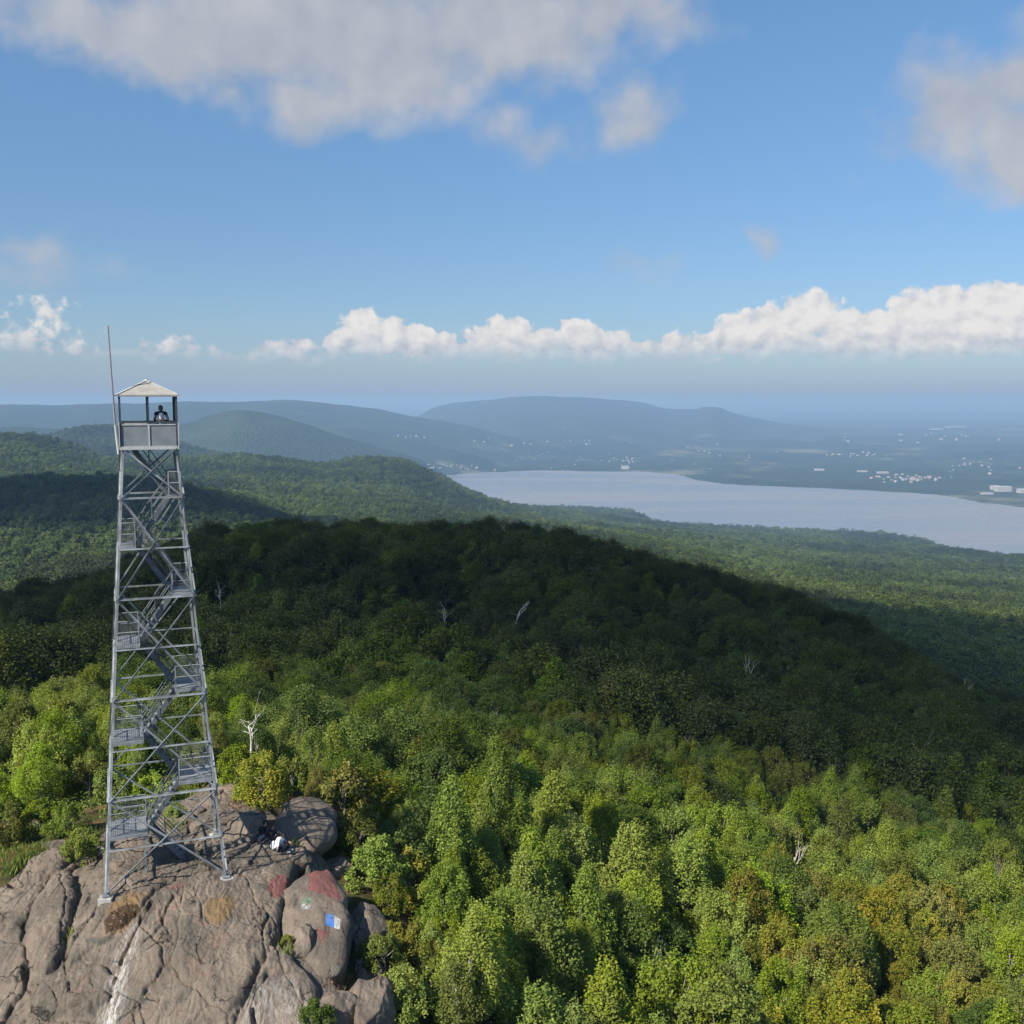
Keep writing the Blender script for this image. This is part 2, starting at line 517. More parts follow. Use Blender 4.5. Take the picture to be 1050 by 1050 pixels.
CRACKS = [([(262, 1060), (258, 1025), (266, 1008), (276, 998)], .10, .40), ([(125, 984), (139, 955), (150, 935), (156, 922)], .07, .25),
          ([(132, 972), (144, 972), (158, 962), (166, 950), (170, 935), (180, 920)], .05, .16), ([(208, 945), (204, 932), (200, 915)], .03, .08),
          ([(105, 985), (85, 992), (60, 998), (40, 1005)], .05, .14), ([(28, 1043), (50, 1044), (70, 1038), (85, 1032)], .05, .18),
          ([(270, 930), (275, 942), (268, 962)], .05, .2), ([(268, 955), (272, 990)], .04, .1), ([(0, 1048), (14, 1024), (24, 1010), (28, 990)], .09, .35),
          ([(65, 975), (80, 958), (95, 938), (104, 925)], .05, .16), ([(172, 962), (170, 948), (180, 946), (200, 946)], .03, .06),
          ([(140, 935), (160, 912), (186, 902), (220, 892)], .05, .12), ([(150, 880), (160, 866), (172, 872)], .05, .14),
          ([(10, 925), (25, 915), (45, 905)], .05, .15), ([(196, 1052), (214, 1032), (220, 1025)], .03, .07), ([(150, 1050), (170, 1018), (186, 1000)], .025, .05),
          ([(225, 975), (210, 988), (200, 1010), (190, 1050)], .025, .05), ([(240, 930), (236, 950), (228, 965)], .025, .05)]
CRACKS = [(world_poly(p), w, dp) for p, w, dp in CRACKS]
CREV = world_poly([(312, 872), (305, 884), (298, 905), (293, 930), (288, 950), (283, 962), (292, 968), (298, 955), (300, 930), (304, 905), (314, 885)])


def worley(x, y, seed):
    ix, iy = np.floor(x), np.floor(y)
    f1 = np.full(x.shape, 9.0)
    f2 = f1.copy()
    ident = np.zeros(x.shape)
    cx_, cy_ = np.zeros(x.shape), np.zeros(x.shape)
    for a in (-1, 0, 1):
        for b in (-1, 0, 1):
            jx, jy = ix + a, iy + b
            qx, qy = jx + hash2(jx, jy, seed), jy + hash2(jx, jy, seed + 7)
            d = np.hypot(x - qx, y - qy)
            n_ = d < f1
            f2 = np.where(n_, f1, np.minimum(f2, d))
            ident = np.where(n_, hash2(jx, jy, seed + 13), ident)
            cx_, cy_ = np.where(n_, x - qx, cx_), np.where(n_, y - qy, cy_)
            f1 = np.where(n_, d, f1)
    return f2 - f1, ident, cx_, cy_


def fractured(x, y):
    """joint-bounded blocks: steps, tilts and open cracks"""
    wx = x + .35 * fbm(x * .8, y * .8, 4, 81)
    wy = y + .35 * fbm(x * .8 + 4, y * .8, 4, 82)
    u, v = wx * .90 + wy * .42, -wx * .42 + wy * .90
    e, i_, cx_, cy_ = worley(u * .36, v * .15, 83)
    z = .16 * (i_ - .5) + .14 * cx_ * (np.sin(i_ * 40)) + .12 * cy_ * np.cos(i_ * 57) - .10 * np.exp(-(e / .020) ** 2)
    e, i_, cx_, cy_ = worley(u * 1.3 + 5, v * .75, 84)
    g = sstep(.02, .22, fbm(x * .5, y * .5, 3, 85)) * .8
    z = z + g * (.08 * (i_ - .5) + .07 * cx_ * np.sin(i_ * 31) - .06 * np.exp(-(e / .05) ** 2))
    e, i_, cx_, cy_ = worley(u * 3.4, v * 2.2 + 3, 86)
    g = sstep(.05, .25, fbm(x * .6 + 9, y * .6, 3, 87))
    return z + g * (.055 * (i_ - .5) - .03 * np.exp(-(e / .09) ** 2))


def rock_h(x, y):
    x, y = np.asarray(x, float), np.asarray(y, float)
    z = rock_base(x, y)
    wx = x + 0.16 * fbm(x * 1.6, y * 1.6, 3, 61)
    wy = y + 0.16 * fbm(x * 1.6 + 9, y * 1.6, 3, 62)
    add = np.full(x.shape, -0.16)
    for p, h, w in SLABS:
        d = sdf(wx, wy, p)
        prof = np.sqrt(np.clip(1 - (1 - np.clip(d / w, 0, 1)) ** 2, 0, 1))
        add = np.maximum(add, np.where(d > 0, -0.16 + (h + 0.0) * prof, -1))
    z = z + add
    for p, w, dp in CRACKS:
        d = seg_dist(wx, wy, p, False)
        z = z - dp * np.exp(-(d / w) ** 2)
    z = z - 1.3 * sstep(-0.12, 0.22, sdf(wx, wy, CREV))
    z = z + fractured(x, y) + 0.11 * fbm(x * 0.7, y * 0.7, 3, 63) + 0.045 * fbm(x * 2.3, y * 1.4, 4, 64)
    # glacial ribs running towards the camera, and small pits
    u = x * 0.86 + y * 0.35
    v = -x * 0.35 + y * 0.86
    z = z + 0.022 * fbm(u * 2.2, v * 0.6, 4, 65) + 0.022 * fbm(x * 7, y * 7, 3, 66)
    st = fbm(u * 0.9, v * 0.5, 3, 67) * 7
    z = z + 0.05 * (np.floor(st) + sstep(0.75, 1.0, st - np.floor(st)) - st) 
    o = sdf(x, y, OUT)
    z = z - np.where(o < 0.25, (np.clip(0.25 - o, 0, 4) ** 1.25) * 1.15, 0)
    # tower feet stand on level spots
    for fx, fy in FEET:
        k = np.exp(-((x - fx) ** 2 + (y - fy) ** 2) / 0.35 ** 2)
        z = z * (1 - k) + (-0.13) * k
    return z


TX, TY, TYAW, TB, TT = -15.33, 43.40, 0.364, 2.396, 1.07
LEV = [0, 1.81, 3.865, 5.90, 7.96, 10.05, 12.11, 14.17, 16.25, 18.33]


def tw(x, y):                                          # tower-local to world
    c, s = math.cos(TYAW), math.sin(TYAW)
    return TX + x * c - y * s, TY + x * s + y * c


FEET = [tw(sx * TB, sy * TB) for sx in (-1, 1) for sy in (-1, 1)]


def ground(x, y):
    x, y = np.atleast_1d(np.asarray(x, float)), np.atleast_1d(np.asarray(y, float))
    z = terrain(x, y)
    box = (x > -27) & (x < -1) & (y > 31) & (y < 60)
    o = np.full(x.shape, -9.0)
    if box.any():
        o[box] = sdf(x[box], y[box], OUT)
        rz = rock_h(x[box], y[box])
        z[box] = np.maximum(np.where(o[box] > 0.3, -99, z[box]), np.where(o[box] > -2.5, rz, -99))
    return z


def g1(x, y):
    return float(ground(x, y)[0])


def on_ground(px, py):
    """point of the near ground seen at a photo pixel"""
    d = ray(px, py)
    ts = np.linspace(28, 130, 900)
    xs, ys, zs = d[0] * ts, d[1] * ts, CAMZ + d[2] * ts
    k = np.argmax(zs <= ground(xs, ys))
    return float(xs[k]), float(ys[k]), float(ground(xs[k], ys[k])[0])


# ------------------------------------------------------------------ object helpers
def tag(o, label=None, cat=None, group=None, kind=None):
    for k, v in (('label', label), ('category', cat), ('group', group), ('kind', kind)):
        if v:
            o[k] = v
    return o


def empty(name, loc, label, cat, group=None, rz=0.0):
    o = bpy.data.objects.new(name, None)
    o.empty_display_size = 0.3
    COL.objects.link(o)
    o.location = loc
    o.rotation_euler = (0, 0, rz)
    return tag(o, label, cat, group)


def link(name, me, mats, parent=None, loc=None):
    o = bpy.data.objects.new(name, me)
    COL.objects.link(o)
    for m in (mats if isinstance(mats, (list, tuple)) else [mats]):
        if m is not None and m.name not in [q.name for q in me.materials if q]:
            me.materials.append(m)
    if parent:
        o.parent = parent
    if loc is not None:
        o.location = loc
    return o


def np_mesh(name, v, faces=None, quads=None, smooth=False):
    me = bpy.data.meshes.new(name)
    v = np.asarray(v, np.float32)
    q = np.asarray(quads if quads is not None else faces, np.int32)
    k = q.shape[1]
    me.vertices.add(len(v))
    me.vertices.foreach_set('co', v.ravel())
    me.loops.add(q.size)
    me.loops.foreach_set('vertex_index', q.ravel())
    me.polygons.add(len(q))
    me.polygons.foreach_set('loop_start', np.arange(0, q.size, k, dtype=np.int32))
    me.polygons.foreach_set('loop_total', np.full(len(q), k, np.int32))
    if smooth:
        me.polygons.foreach_set('use_smooth', np.ones(len(q), bool))
    me.update(calc_edges=True)
    return me


class MB:
    """collects boxes, bars and tubes into one mesh"""
    def __init__(self):
        self.v, self.f = [], []

    def add(self, vs, fs):
        n = len(self.v)
        self.v += [tuple(p) for p in vs]
        self.f += [tuple(i + n for i in f) for f in fs]
        return self

    def box(self, c, s, rot=None):
        x, y, z = s[0] / 2, s[1] / 2, s[2] / 2
        vs = [Vector((a, b, d)) for a in (-x, x) for b in (-y, y) for d in (-z, z)]
        if rot is not None:
            vs = [rot @ p for p in vs]
        return self.add([p + Vector(c) for p in vs], [(0, 1, 3, 2), (4, 6, 7, 5), (0, 4, 5, 1), (2, 3, 7, 6), (0, 2, 6, 4), (1, 5, 7, 3)])

    def bar(self, a, b, w, h, upv=(0, 0, 1)):
        a, b = Vector(a), Vector(b)
        d = (b - a)
        L = d.length
        d.normalize()
        u = Vector(upv)
        if abs(d.dot(u)) > 0.97:
            u = Vector((0, 1, 0))
        s = d.cross(u).normalized()
        t = s.cross(d)
        return self.box((a + b) / 2, (L, w, h), Matrix((d, s, t)).transposed())

    def angle(self, a, b, w, th=0.012, upv=(0, 0, 1), sideflip=1):
        """an L-section: two flat legs meeting along the edge a-b"""
        a, b = Vector(a), Vector(b)
        d = (b - a)
        L = d.length
        d.normalize()
        u = Vector(upv)
        if abs(d.dot(u)) > 0.97:
            u = Vector((0, 1, 0))
        s = d.cross(u).normalized() * sideflip
        t = s.cross(d) * sideflip
        m = Matrix((d, s, t)).transposed()
        self.box((a + b) / 2 + t * (w / 2), (L, th, w), m)
        return self.box((a + b) / 2 + s * (w / 2 + th / 2 + .001), (L, w, th), m)

    def tube(self, pts, rs, n=6, cap=True):
        pts = [Vector(p) for p in pts]
        if not isinstance(rs, (list, tuple)):
            rs = [rs] * len(pts)
        b0 = len(self.v)
        up0 = Vector((0.31, 0.2, 0.93))
        for i, p in enumerate(pts):
            d = (pts[min(i + 1, len(pts) - 1)] - pts[max(i - 1, 0)]).normalized()
            if abs(d.dot(up0)) > 0.98:
                s = d.cross(Vector((1, 0, 0))).normalized()
            else:
                s = d.cross(up0).normalized()
            t = s.cross(d)
            for k in range(n):
                a = 2 * math.pi * k / n
                self.v.append(tuple(p + (s * math.cos(a) + t * math.sin(a)) * rs[i]))
        for i in range(len(pts) - 1):
            for k in range(n):
                q = b0 + i * n
                self.f.append((q + k, q + (k + 1) % n, q + n + (k + 1) % n, q + n + k))
        if cap:
            self.f.append(tuple(b0 + k for k in reversed(range(n))))
            e = b0 + (len(pts) - 1) * n
            self.f.append(tuple(e + k for k in range(n)))
        return self

    def mesh(self, name, smooth=False):
        me = bpy.data.meshes.new(name)
        me.from_pydata(self.v, [], self.f)
        if smooth:
            me.polygons.foreach_set('use_smooth', np.ones(len(me.polygons), bool))
        me.update()
        return me

    def build(self, name, mat, parent=None, smooth=False, loc=None):
        return link(name, self.mesh(name, smooth), mat, parent, loc)


# ------------------------------------------------------------------ materials
def mat(name, rough=0.7, spec=0.3):
    m = bpy.data.materials.new(name)
    m.use_nodes = True
    n = NT(m.node_tree)
    b = m.node_tree.nodes['Principled BSDF']
    b.inputs['Roughness'].default_value = rough
    b.inputs['Specular IOR Level'].default_value = spec
    return m, n, b


def bump(n, b, h, strength, dist):
    k = n.new('ShaderNodeBump')
    k.inputs['Strength'].default_value = strength
    k.inputs['Distance'].default_value = dist
    n.l.new(h, k.inputs['Height'])
    n.l.new(k.outputs[0], b.inputs['Normal'])


def simple(name, c, rough=0.7, var=0.15, scale=6.0, metal=0.0, c2=None):
    m, n, b = mat(name, rough)
    g = n.new('ShaderNodeNewGeometry')
    f = n.noise(g.outputs['Position'], scale, 4)
    lo = tuple(v * (1 - var) for v in c)
    hi = c2 or tuple(min(1, v * (1 + var)) for v in c)
    n.put(b.inputs['Base Color'], n.mix(n.smooth(f, 0.3, 0.7), lo, hi))
    b.inputs['Metallic'].default_value = metal
    return m


def leaf_mat(name, c_lo, c_hi, tint, tint_amt=0.4, trans=0.32, regional=0):
    m = bpy.data.materials.new(name)
    m.use_nodes = True
    n = NT(m.node_tree)
    n.n.remove(m.node_tree.nodes['Principled BSDF'])
    out = m.node_tree.nodes['Material Output']
    at = n.new('ShaderNodeAttribute', attribute_name='v')
    cl = n.new('ShaderNodeAttribute', attribute_name='clump')
    oi = n.new('ShaderNodeObjectInfo')
    c = n.mix(at.outputs['Fac'], c_lo, c_hi)
    c = n.mix(n.m('MULTIPLY', n.smooth(cl.outputs['Fac'], 0.45, 1.0), tint_amt), c, tint)
    rnd = n.m('ADD', 0.72, n.m('MULTIPLY', oi.outputs['Random'], 0.56))
    c = n.mix(1.0, c, n.xyz(rnd, rnd, rnd), 'MULTIPLY')
    hs = n.new('ShaderNodeHueSaturation')
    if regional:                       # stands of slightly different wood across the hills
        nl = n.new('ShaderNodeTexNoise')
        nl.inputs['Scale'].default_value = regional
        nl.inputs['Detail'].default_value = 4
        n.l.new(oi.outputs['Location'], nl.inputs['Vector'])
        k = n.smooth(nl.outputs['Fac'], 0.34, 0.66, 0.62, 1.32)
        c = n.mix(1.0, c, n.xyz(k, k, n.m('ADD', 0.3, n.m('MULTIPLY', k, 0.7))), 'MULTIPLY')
    r2 = n.m('FRACT', n.m('MULTIPLY', oi.outputs['Random'], 7.31))
    n.put(hs.inputs['Hue'], n.m('ADD', 0.484, n.m('MULTIPLY', r2, 0.024)))
    n.put(hs.inputs['Saturation'], n.m('ADD', 0.80, n.m('MULTIPLY', n.m('FRACT', n.m('MULTIPLY', oi.outputs['Random'], 13.7)), 0.20)))
    n.l.new(c, hs.inputs['Color'])
    d = n.new('ShaderNodeBsdfDiffuse')
    t = n.new('ShaderNodeBsdfTranslucent')
    gl = n.new('ShaderNodeBsdfGlossy')
    gl.inputs['Roughness'].default_value = 0.5
    gl.inputs['Color'].default_value = (0.8, 0.85, 0.9, 1)
    n.l.new(hs.outputs[0], d.inputs[0])
    tcol = n.mix(1.0, hs.outputs[0], (1.1, 1.15, 0.5), 'MULTIPLY')
    n.l.new(tcol, t.inputs[0])
    mx = n.new('ShaderNodeMixShader')
    mx.inputs[0].default_value = trans
    n.l.new(d.outputs[0], mx.inputs[1])
    n.l.new(t.outputs[0], mx.inputs[2])
    mg = n.new('ShaderNodeMixShader')
    mg.inputs[0].default_value = 0.012
    n.l.new(mx.outputs[0], mg.inputs[1])
    n.l.new(gl.outputs[0], mg.inputs[2])
    n.l.new(mg.outputs[0], out.inputs[0])
    return m


M_BRIGHT = leaf_mat('leaf_bright_green', (0.128, 0.194, 0.010), (0.262, 0.345, 0.022), (0.362, 0.386, 0.025), 0.35)
M_YELLOW = leaf_mat('leaf_yellow_green', (0.152, 0.176, 0.013), (0.271, 0.275, 0.024), (0.344, 0.284, 0.029), 0.7)
M_DARK = leaf_mat('leaf_dark_green', (0.054, 0.105, 0.010), (0.129, 0.198, 0.020), (0.168, 0.238, 0.022), 0.35)
M_OLIVE = leaf_mat('leaf_olive', (0.123, 0.157, 0.013), (0.228, 0.258, 0.024), (0.277, 0.262, 0.029), 0.5)
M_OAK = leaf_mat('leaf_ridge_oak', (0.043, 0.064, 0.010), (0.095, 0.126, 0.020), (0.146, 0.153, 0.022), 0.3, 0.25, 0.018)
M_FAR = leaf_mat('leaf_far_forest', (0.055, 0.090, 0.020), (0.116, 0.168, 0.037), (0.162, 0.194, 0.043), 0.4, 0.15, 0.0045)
M_BARK = simple('bark_grey', (0.25, 0.225, 0.19), 0.9, 0.4, 9)
M_DEAD = simple('dead_wood', (0.56, 0.52, 0.46), 0.85, 0.3, 8)
M_GALV = simple('galvanised_steel', (0.275, 0.295, 0.305), 0.55, 0.35, 1.4, 0.25)
def rusty(m_):
    n = NT(m_.node_tree)
    b = m_.node_tree.nodes['Principled BSDF']
    src_ = b.inputs['Base Color'].links[0].from_socket
    g = n.new('ShaderNodeNewGeometry')
    mp_ = n.new('ShaderNodeMapping')
    mp_.inputs['Scale'].default_value = (6, 6, .9)
    n.l.new(g.outputs['Position'], mp_.inputs[0])
    f = n.smooth(n.noise(mp_.outputs[0], 1.0, 6, .7), .58, .72)
    n.put(b.inputs['Base Color'], n.mix(n.m('MULTIPLY', f, .55), src_, (.20, .145, .10)))


rusty(M_GALV)
M_STAIR = simple('stair_steel', (0.14, 0.155, 0.17), 0.6, 0.25, 3.0, 0.25)
M_PANEL = simple('cab_panel_grey', (0.20, 0.225, 0.24), 0.7, 0.12, 2.0)
M_TRIM = simple('cab_trim_light', (0.46, 0.46, 0.45), 0.6, 0.12, 4.0)
M_POST = simple('cab_post_dark', (0.055, 0.065, 0.08), 0.6, 0.2, 4.0)
M_ROOF = simple('cab_roof_sheet', (0.31, 0.295, 0.265), 0.65, 0.14, 2.5)
M_CONC = simple('footing_concrete', (0.34, 0.33, 0.31), 0.9, 0.25, 7)


def rock_material():
    m, n, b = mat('granite', 0.9, 0.2)
    g = n.new('ShaderNodeNewGeometry')
    p = g.outputs['Position']
    big = n.noise(p, 0.38, 6, 0.65, 0.5)
    mid = n.noise(p, 1.7, 8, 0.72, 0.4)
    mid2 = n.noise(n.xyz_shift(p, 13.0), 1.1, 8, 0.7, 0.6)
    fine = n.noise(p, 9, 6, 0.78)
    mp = n.new('ShaderNodeMapping')
    mp.inputs['Rotation'].default_value = (0, 0, rad(22))
    mp.inputs['Scale'].default_value = (2.6, 0.32, 0.9)
    n.l.new(p, mp.inputs['Vector'])
    streak = n.noise(mp.outputs[0], 1.0, 8, 0.72, 0.4)
    c = n.mix(n.smooth(big, 0.36, 0.62), (0.115, 0.098, 0.078), (0.200, 0.160, 0.124))
    c = n.mix(n.m('MULTIPLY', n.smooth(mid2, 0.54, 0.66), 0.60), c, (0.205, 0.128, 0.096))
    c = n.mix(n.m('MULTIPLY', n.smooth(mid2, 0.44, 0.32), 0.80), c, (0.082, 0.082, 0.070))
    c = n.mix(n.m('MULTIPLY', n.smooth(mid, 0.55, 0.68), 0.55), c, (0.235, 0.205, 0.165))
    c = n.mix(n.m('MULTIPLY', n.smooth(streak, 0.53, 0.66), 0.88), c, (0.062, 0.055, 0.048))
    c = n.mix(n.m('MULTIPLY', n.smooth(streak, 0.43, 0.31), 0.60), c, (0.26, 0.225, 0.18))
    lich = n.noise(p, 4.2, 8, 0.8)
    c = n.mix(n.m('MULTIPLY', n.smooth(lich, 0.60, 0.67), 0.55), c, (0.27, 0.265, 0.235))
    c = n.mix(n.m('MULTIPLY', n.smooth(lich, 0.41, 0.33), 0.55), c, (0.055, 0.050, 0.043))
    c = n.mix(n.m('MULTIPLY', n.smooth(fine, 0.52, 0.68), 0.45), c, (0.050, 0.044, 0.038))
    c = n.mix(n.m('MULTIPLY', n.smooth(fine, 0.44, 0.32), 0.40), c, (0.30, 0.265, 0.22))
    # joints: thin dark wandering lines
    wv = n.new('ShaderNodeVectorMath', operation='ADD')
    n.l.new(p, wv.inputs[0])
    nz = n.new('ShaderNodeVectorMath', operation='SCALE')
    n.l.new(n.noise(p, 1.2, 5, 0.6, 0.0, True), nz.inputs[0])
    nz.inputs[3].default_value = 0.9
    n.l.new(nz.outputs[0], wv.inputs[1])
    m2 = n.new('ShaderNodeMapping')
    m2.inputs['Rotation'].default_value = (0, 0, rad(22))
    m2.inputs['Scale'].default_value = (1.0, 0.42, 1.0)
    n.l.new(wv.outputs[0], m2.inputs['Vector'])
    vo = n.new('ShaderNodeTexVoronoi', feature='DISTANCE_TO_EDGE')
    vo.inputs['Scale'].default_value = 0.62
    n.l.new(m2.outputs[0], vo.inputs['Vector'])
    gate = n.smooth(n.noise(p, 0.8, 3, 0.5), 0.52, 0.60)
    crack = n.m('MULTIPLY', n.smooth(vo.outputs['Distance'], 0.022, 0.004), gate)
    c = n.mix(n.m('MULTIPLY', crack, 0.8), c, (0.030, 0.026, 0.022))
    edge = n.noise(p, 4.5, 6, 0.7)

    def stain(attr, lo, hi, col, amt, c):
        a = n.new('ShaderNodeAttribute', attribute_name=attr)
        f = n.smooth(n.m('ADD', a.outputs['Fac'], n.m('MULTIPLY', n.m('SUBTRACT', edge, 0.5), 1.3)), lo, hi)
        return n.mix(n.m('MULTIPLY', f, amt), c, col)
    c = stain('ochre', 0.35, 0.95, (0.20, 0.125, 0.055), 0.70, c)
    red = n.mix(n.smooth(fine, 0.40, 0.62), (0.235, 0.085, 0.078), (0.135, 0.060, 0.054))
    c = stain('red', 0.40, 0.66, red, 0.85, c)
    c = stain('moss', 0.40, 0.7, n.mix(n.smooth(n.noise(p, 9, 4, 0.7), 0.55, 0.7), (0.045, 0.026, 0.014), (0.30, 0.24, 0.18)), 0.92, c)
    wn = n.smooth(n.noise(mp.outputs[0], 4.0, 6, 0.75), 0.44, 0.60)
    aw = n.new('ShaderNodeAttribute', attribute_name='white')
    c = n.mix(n.m('MULTIPLY', n.m('MULTIPLY', aw.outputs['Fac'], wn), 0.9), c, (0.50, 0.49, 0.47))
    n.put(b.inputs['Base Color'], c)
    h = n.m('ADD', n.m('MULTIPLY', fine, 0.40), n.m('ADD', n.m('MULTIPLY', mid, 0.9), n.m('MULTIPLY', streak, 0.35)))
    h = n.m('SUBTRACT', h, n.m('MULTIPLY', crack, 0.8))
    bump(n, b, h, 0.8, 0.11)
    return m


M_ROCK = rock_material()


def ground_material():
    m, n, b = mat('ground_cover', 0.95, 0.1)
    g = n.new('ShaderNodeNewGeometry')
    p = g.outputs['Position']
    dist = n.new('ShaderNodeVectorMath', operation='LENGTH')
    n.l.new(p, dist.inputs[0])
    D = dist.outputs['Value']
    near = n.mix(n.smooth(n.noise(p, 0.6, 6, 0.65), 0.40, 0.62), (0.042, 0.040, 0.018), (0.16, 0.092, 0.050))
    near = n.mix(n.smooth(n.noise(p, 3.0, 5, 0.7), 0.45, 0.62), near, (0.050, 0.075, 0.018))
    vo = n.new('ShaderNodeTexVoronoi')
    vo.inputs['Scale'].default_value = 0.075
    n.l.new(p, vo.inputs['Vector'])
    wood = n.mix(n.smooth(n.noise(p, 0.035, 6, 0.65), 0.3, 0.7), (0.022, 0.038, 0.016), (0.048, 0.068, 0.026))  # far woods toned darker, cloud shade put into the colour
    wood = n.mix(n.smooth(n.noise(p, 0.0025, 5, 0.6), 0.5, 0.72), wood, (0.062, 0.078, 0.034))
    # settled valley: fields, clearings and roofs between woods
    sepz = n.new('ShaderNodeSeparateXYZ')
    n.l.new(p, sepz.inputs[0])
    low = n.smooth(sepz.outputs[2], -300, -400)
    fld = n.smooth(n.noise(p, 0.0016, 6, 0.68), 0.53, 0.66)
    wood = n.mix(n.m('MULTIPLY', n.m('MULTIPLY', fld, low), 0.9), wood, (0.20, 0.20, 0.125))
    wood_shade = n.smooth(n.noise(p, 0.0009, 5, 0.65, 0.5), 0.52, 0.60)  # darker woods on the plain, painted in place of cloud shadows
    wood = n.mix(n.m('MULTIPLY', n.m('MULTIPLY', wood_shade, low), 0.8), wood, (0.022, 0.036, 0.014))
    spk = n.smooth(n.noise(p, 0.011, 3, 0.8), 0.66, 0.74)
    twn = n.smooth(n.noise(p, 0.0007, 3, 0.6), 0.52, 0.60)
    wood = n.mix(n.m('MULTIPLY', n.m('MULTIPLY', n.m('MULTIPLY', spk, twn), low), 0.75), wood, (0.40, 0.39, 0.37))
    c = n.mix(n.smooth(D, 120, 320), near, wood)
    n.put(b.inputs['Base Color'], c)
    far = n.smooth(D, 200, 900)
    h = n.m('MULTIPLY', n.m('ADD', n.m('MULTIPLY', n.m('SUBTRACT', 1.0, vo.outputs['Distance']), 0.6), n.noise(p, 0.04, 6, 0.7)), far)
    bump(n, b, h, 0.9, 14.0)
    return m


M_GROUND = ground_material()

# ------------------------------------------------------------------ structure: ground sheet
fine = np.linspace(rad(-37), rad(37), 520)
left = np.linspace(rad(-180), rad(-37), 40, endpoint=False)
right = -left[::-1]
tt = np.concatenate([left, fine, right[:-1]])
rr = np.concatenate([np.exp(np.linspace(math.log(4), math.log(300), 150, endpoint=False)),
                     np.exp(np.linspace(math.log(300), math.log(16000), 330, endpoint=False)),
                     np.exp(np.linspace(math.log(16000), math.log(62000), 40))])
gx = rr[None] * np.sin(tt)[:, None]
gy = rr[None] * np.cos(tt)[:, None]
gz = terrain(gx.ravel(), gy.ravel()).reshape(gx.shape)
sel = (gx > -27) & (gx < -1) & (gy > 31) & (gy < 60)
o_ = sdf(gx[sel], gy[sel], OUT)
gz[sel] = gz[sel] - 2.2 * sstep(0.2, 1.0, o_)
nT, nR = gx.shape
idx = np.arange(nT * nR).reshape(nT, nR)
nx = np.roll(idx, -1, 0)
qd = np.stack([idx[:, :-1], idx[:, 1:], nx[:, 1:], nx[:, :-1]], -1).reshape(-1, 4)
gv = np.stack([gx, gy, gz], -1).reshape(-1, 3)
gv = np.concatenate([gv, [[0, 0, float(gz[:, 0].mean())]]])
me = np_mesh('ground', gv, quads=qd[:, ::-1], smooth=True)
bm = bmesh.new()
bm.from_mesh(me)
bm.verts.ensure_lookup_table()
ctr = bm.verts[len(gv) - 1]
for k in range(nT):
    bm.faces.new((bm.verts[int(idx[k, 0])], ctr, bm.verts[int(idx[(k + 1) % nT, 0])]))
bmesh.ops.recalc_face_normals(bm, faces=bm.faces)
bm.to_mesh(me)
bm.free()
if me.polygons[5000].normal.z < 0:
    me.flip_normals()
tag(link('ground', me, M_GROUND), 'forested ridge, hills and valley floor reaching the hazy horizon', 'ground', kind='structure')

# river
m, n, b = mat('river_water', 0.16, 0.5)
b.inputs['Base Color'].default_value = (0.13, 0.135, 0.14, 1)
g = n.new('ShaderNodeNewGeometry')
mp = n.new('ShaderNodeMapping')
mp.inputs['Scale'].default_value = (0.00045, 0.0016, 1)
n.l.new(g.outputs['Position'], mp.inputs[0])
st = n.noise(mp.outputs[0], 1.0, 5, 0.6, 0.5)
n.put(b.inputs['Roughness'], n.smooth(st, 0.3, 0.7, 0.16, 0.36))
n.put(b.inputs['Base Color'], n.mix(n.smooth(st, .35, .65), (0.165, 0.160, 0.152), (0.265, 0.248, 0.228)))
bump(n, b, n.noise(g.outputs['Position'], 0.05, 4, 0.6), 0.12, 1.5)
wv = [(-9000, 2500), (9000, 2500), (9000, 9500), (-9000, 9500)]
w_ = MB()
w_.add([(x, y, -470) for x, y in wv], [(0, 1, 2, 3)])
tag(w_.build('river_water', m), 'wide calm grey river below the hills', 'river', kind='structure')

# rock outcrop sheet
stp = 0.04
rx = np.arange(-26.5, -2.0, stp)
ry = np.arange(32.5, 57.5, stp)
RX, RY = np.meshgrid(rx, ry, indexing='ij')
RO = sdf(RX, RY, OUT)
RZ = rock_h(RX.ravel(), RY.ravel()).reshape(RX.shape)
ri = np.arange(RX.size).reshape(RX.shape)
rq = np.stack([ri[:-1, :-1], ri[1:, :-1], ri[1:, 1:], ri[:-1, 1:]], -1).reshape(-1, 4)
keep = (RO[:-1, :-1] > -1.9).reshape(-1)
rq = rq[keep]
used = np.unique(rq)
rem = np.full(RX.size, -1)
rem[used] = np.arange(len(used))
rv = np.stack([RX.ravel(), RY.ravel(), RZ.ravel()], -1)[used]
rock_me = np_mesh('rock_outcrop', rv, quads=rem[rq], smooth=True)


def blob_mask(v, pts, soft):
    px, py = project(v[:, 0], v[:, 1], v[:, 2])
    return np.clip(0.5 + sdf(px, py, np.asarray(pts, float)) / (soft * 22), 0, 1)


def add_attr(me, name, vals):
    a = me.attributes.new(name, 'FLOAT', 'POINT')
    a.data.foreach_set('value', np.asarray(vals, np.float32))


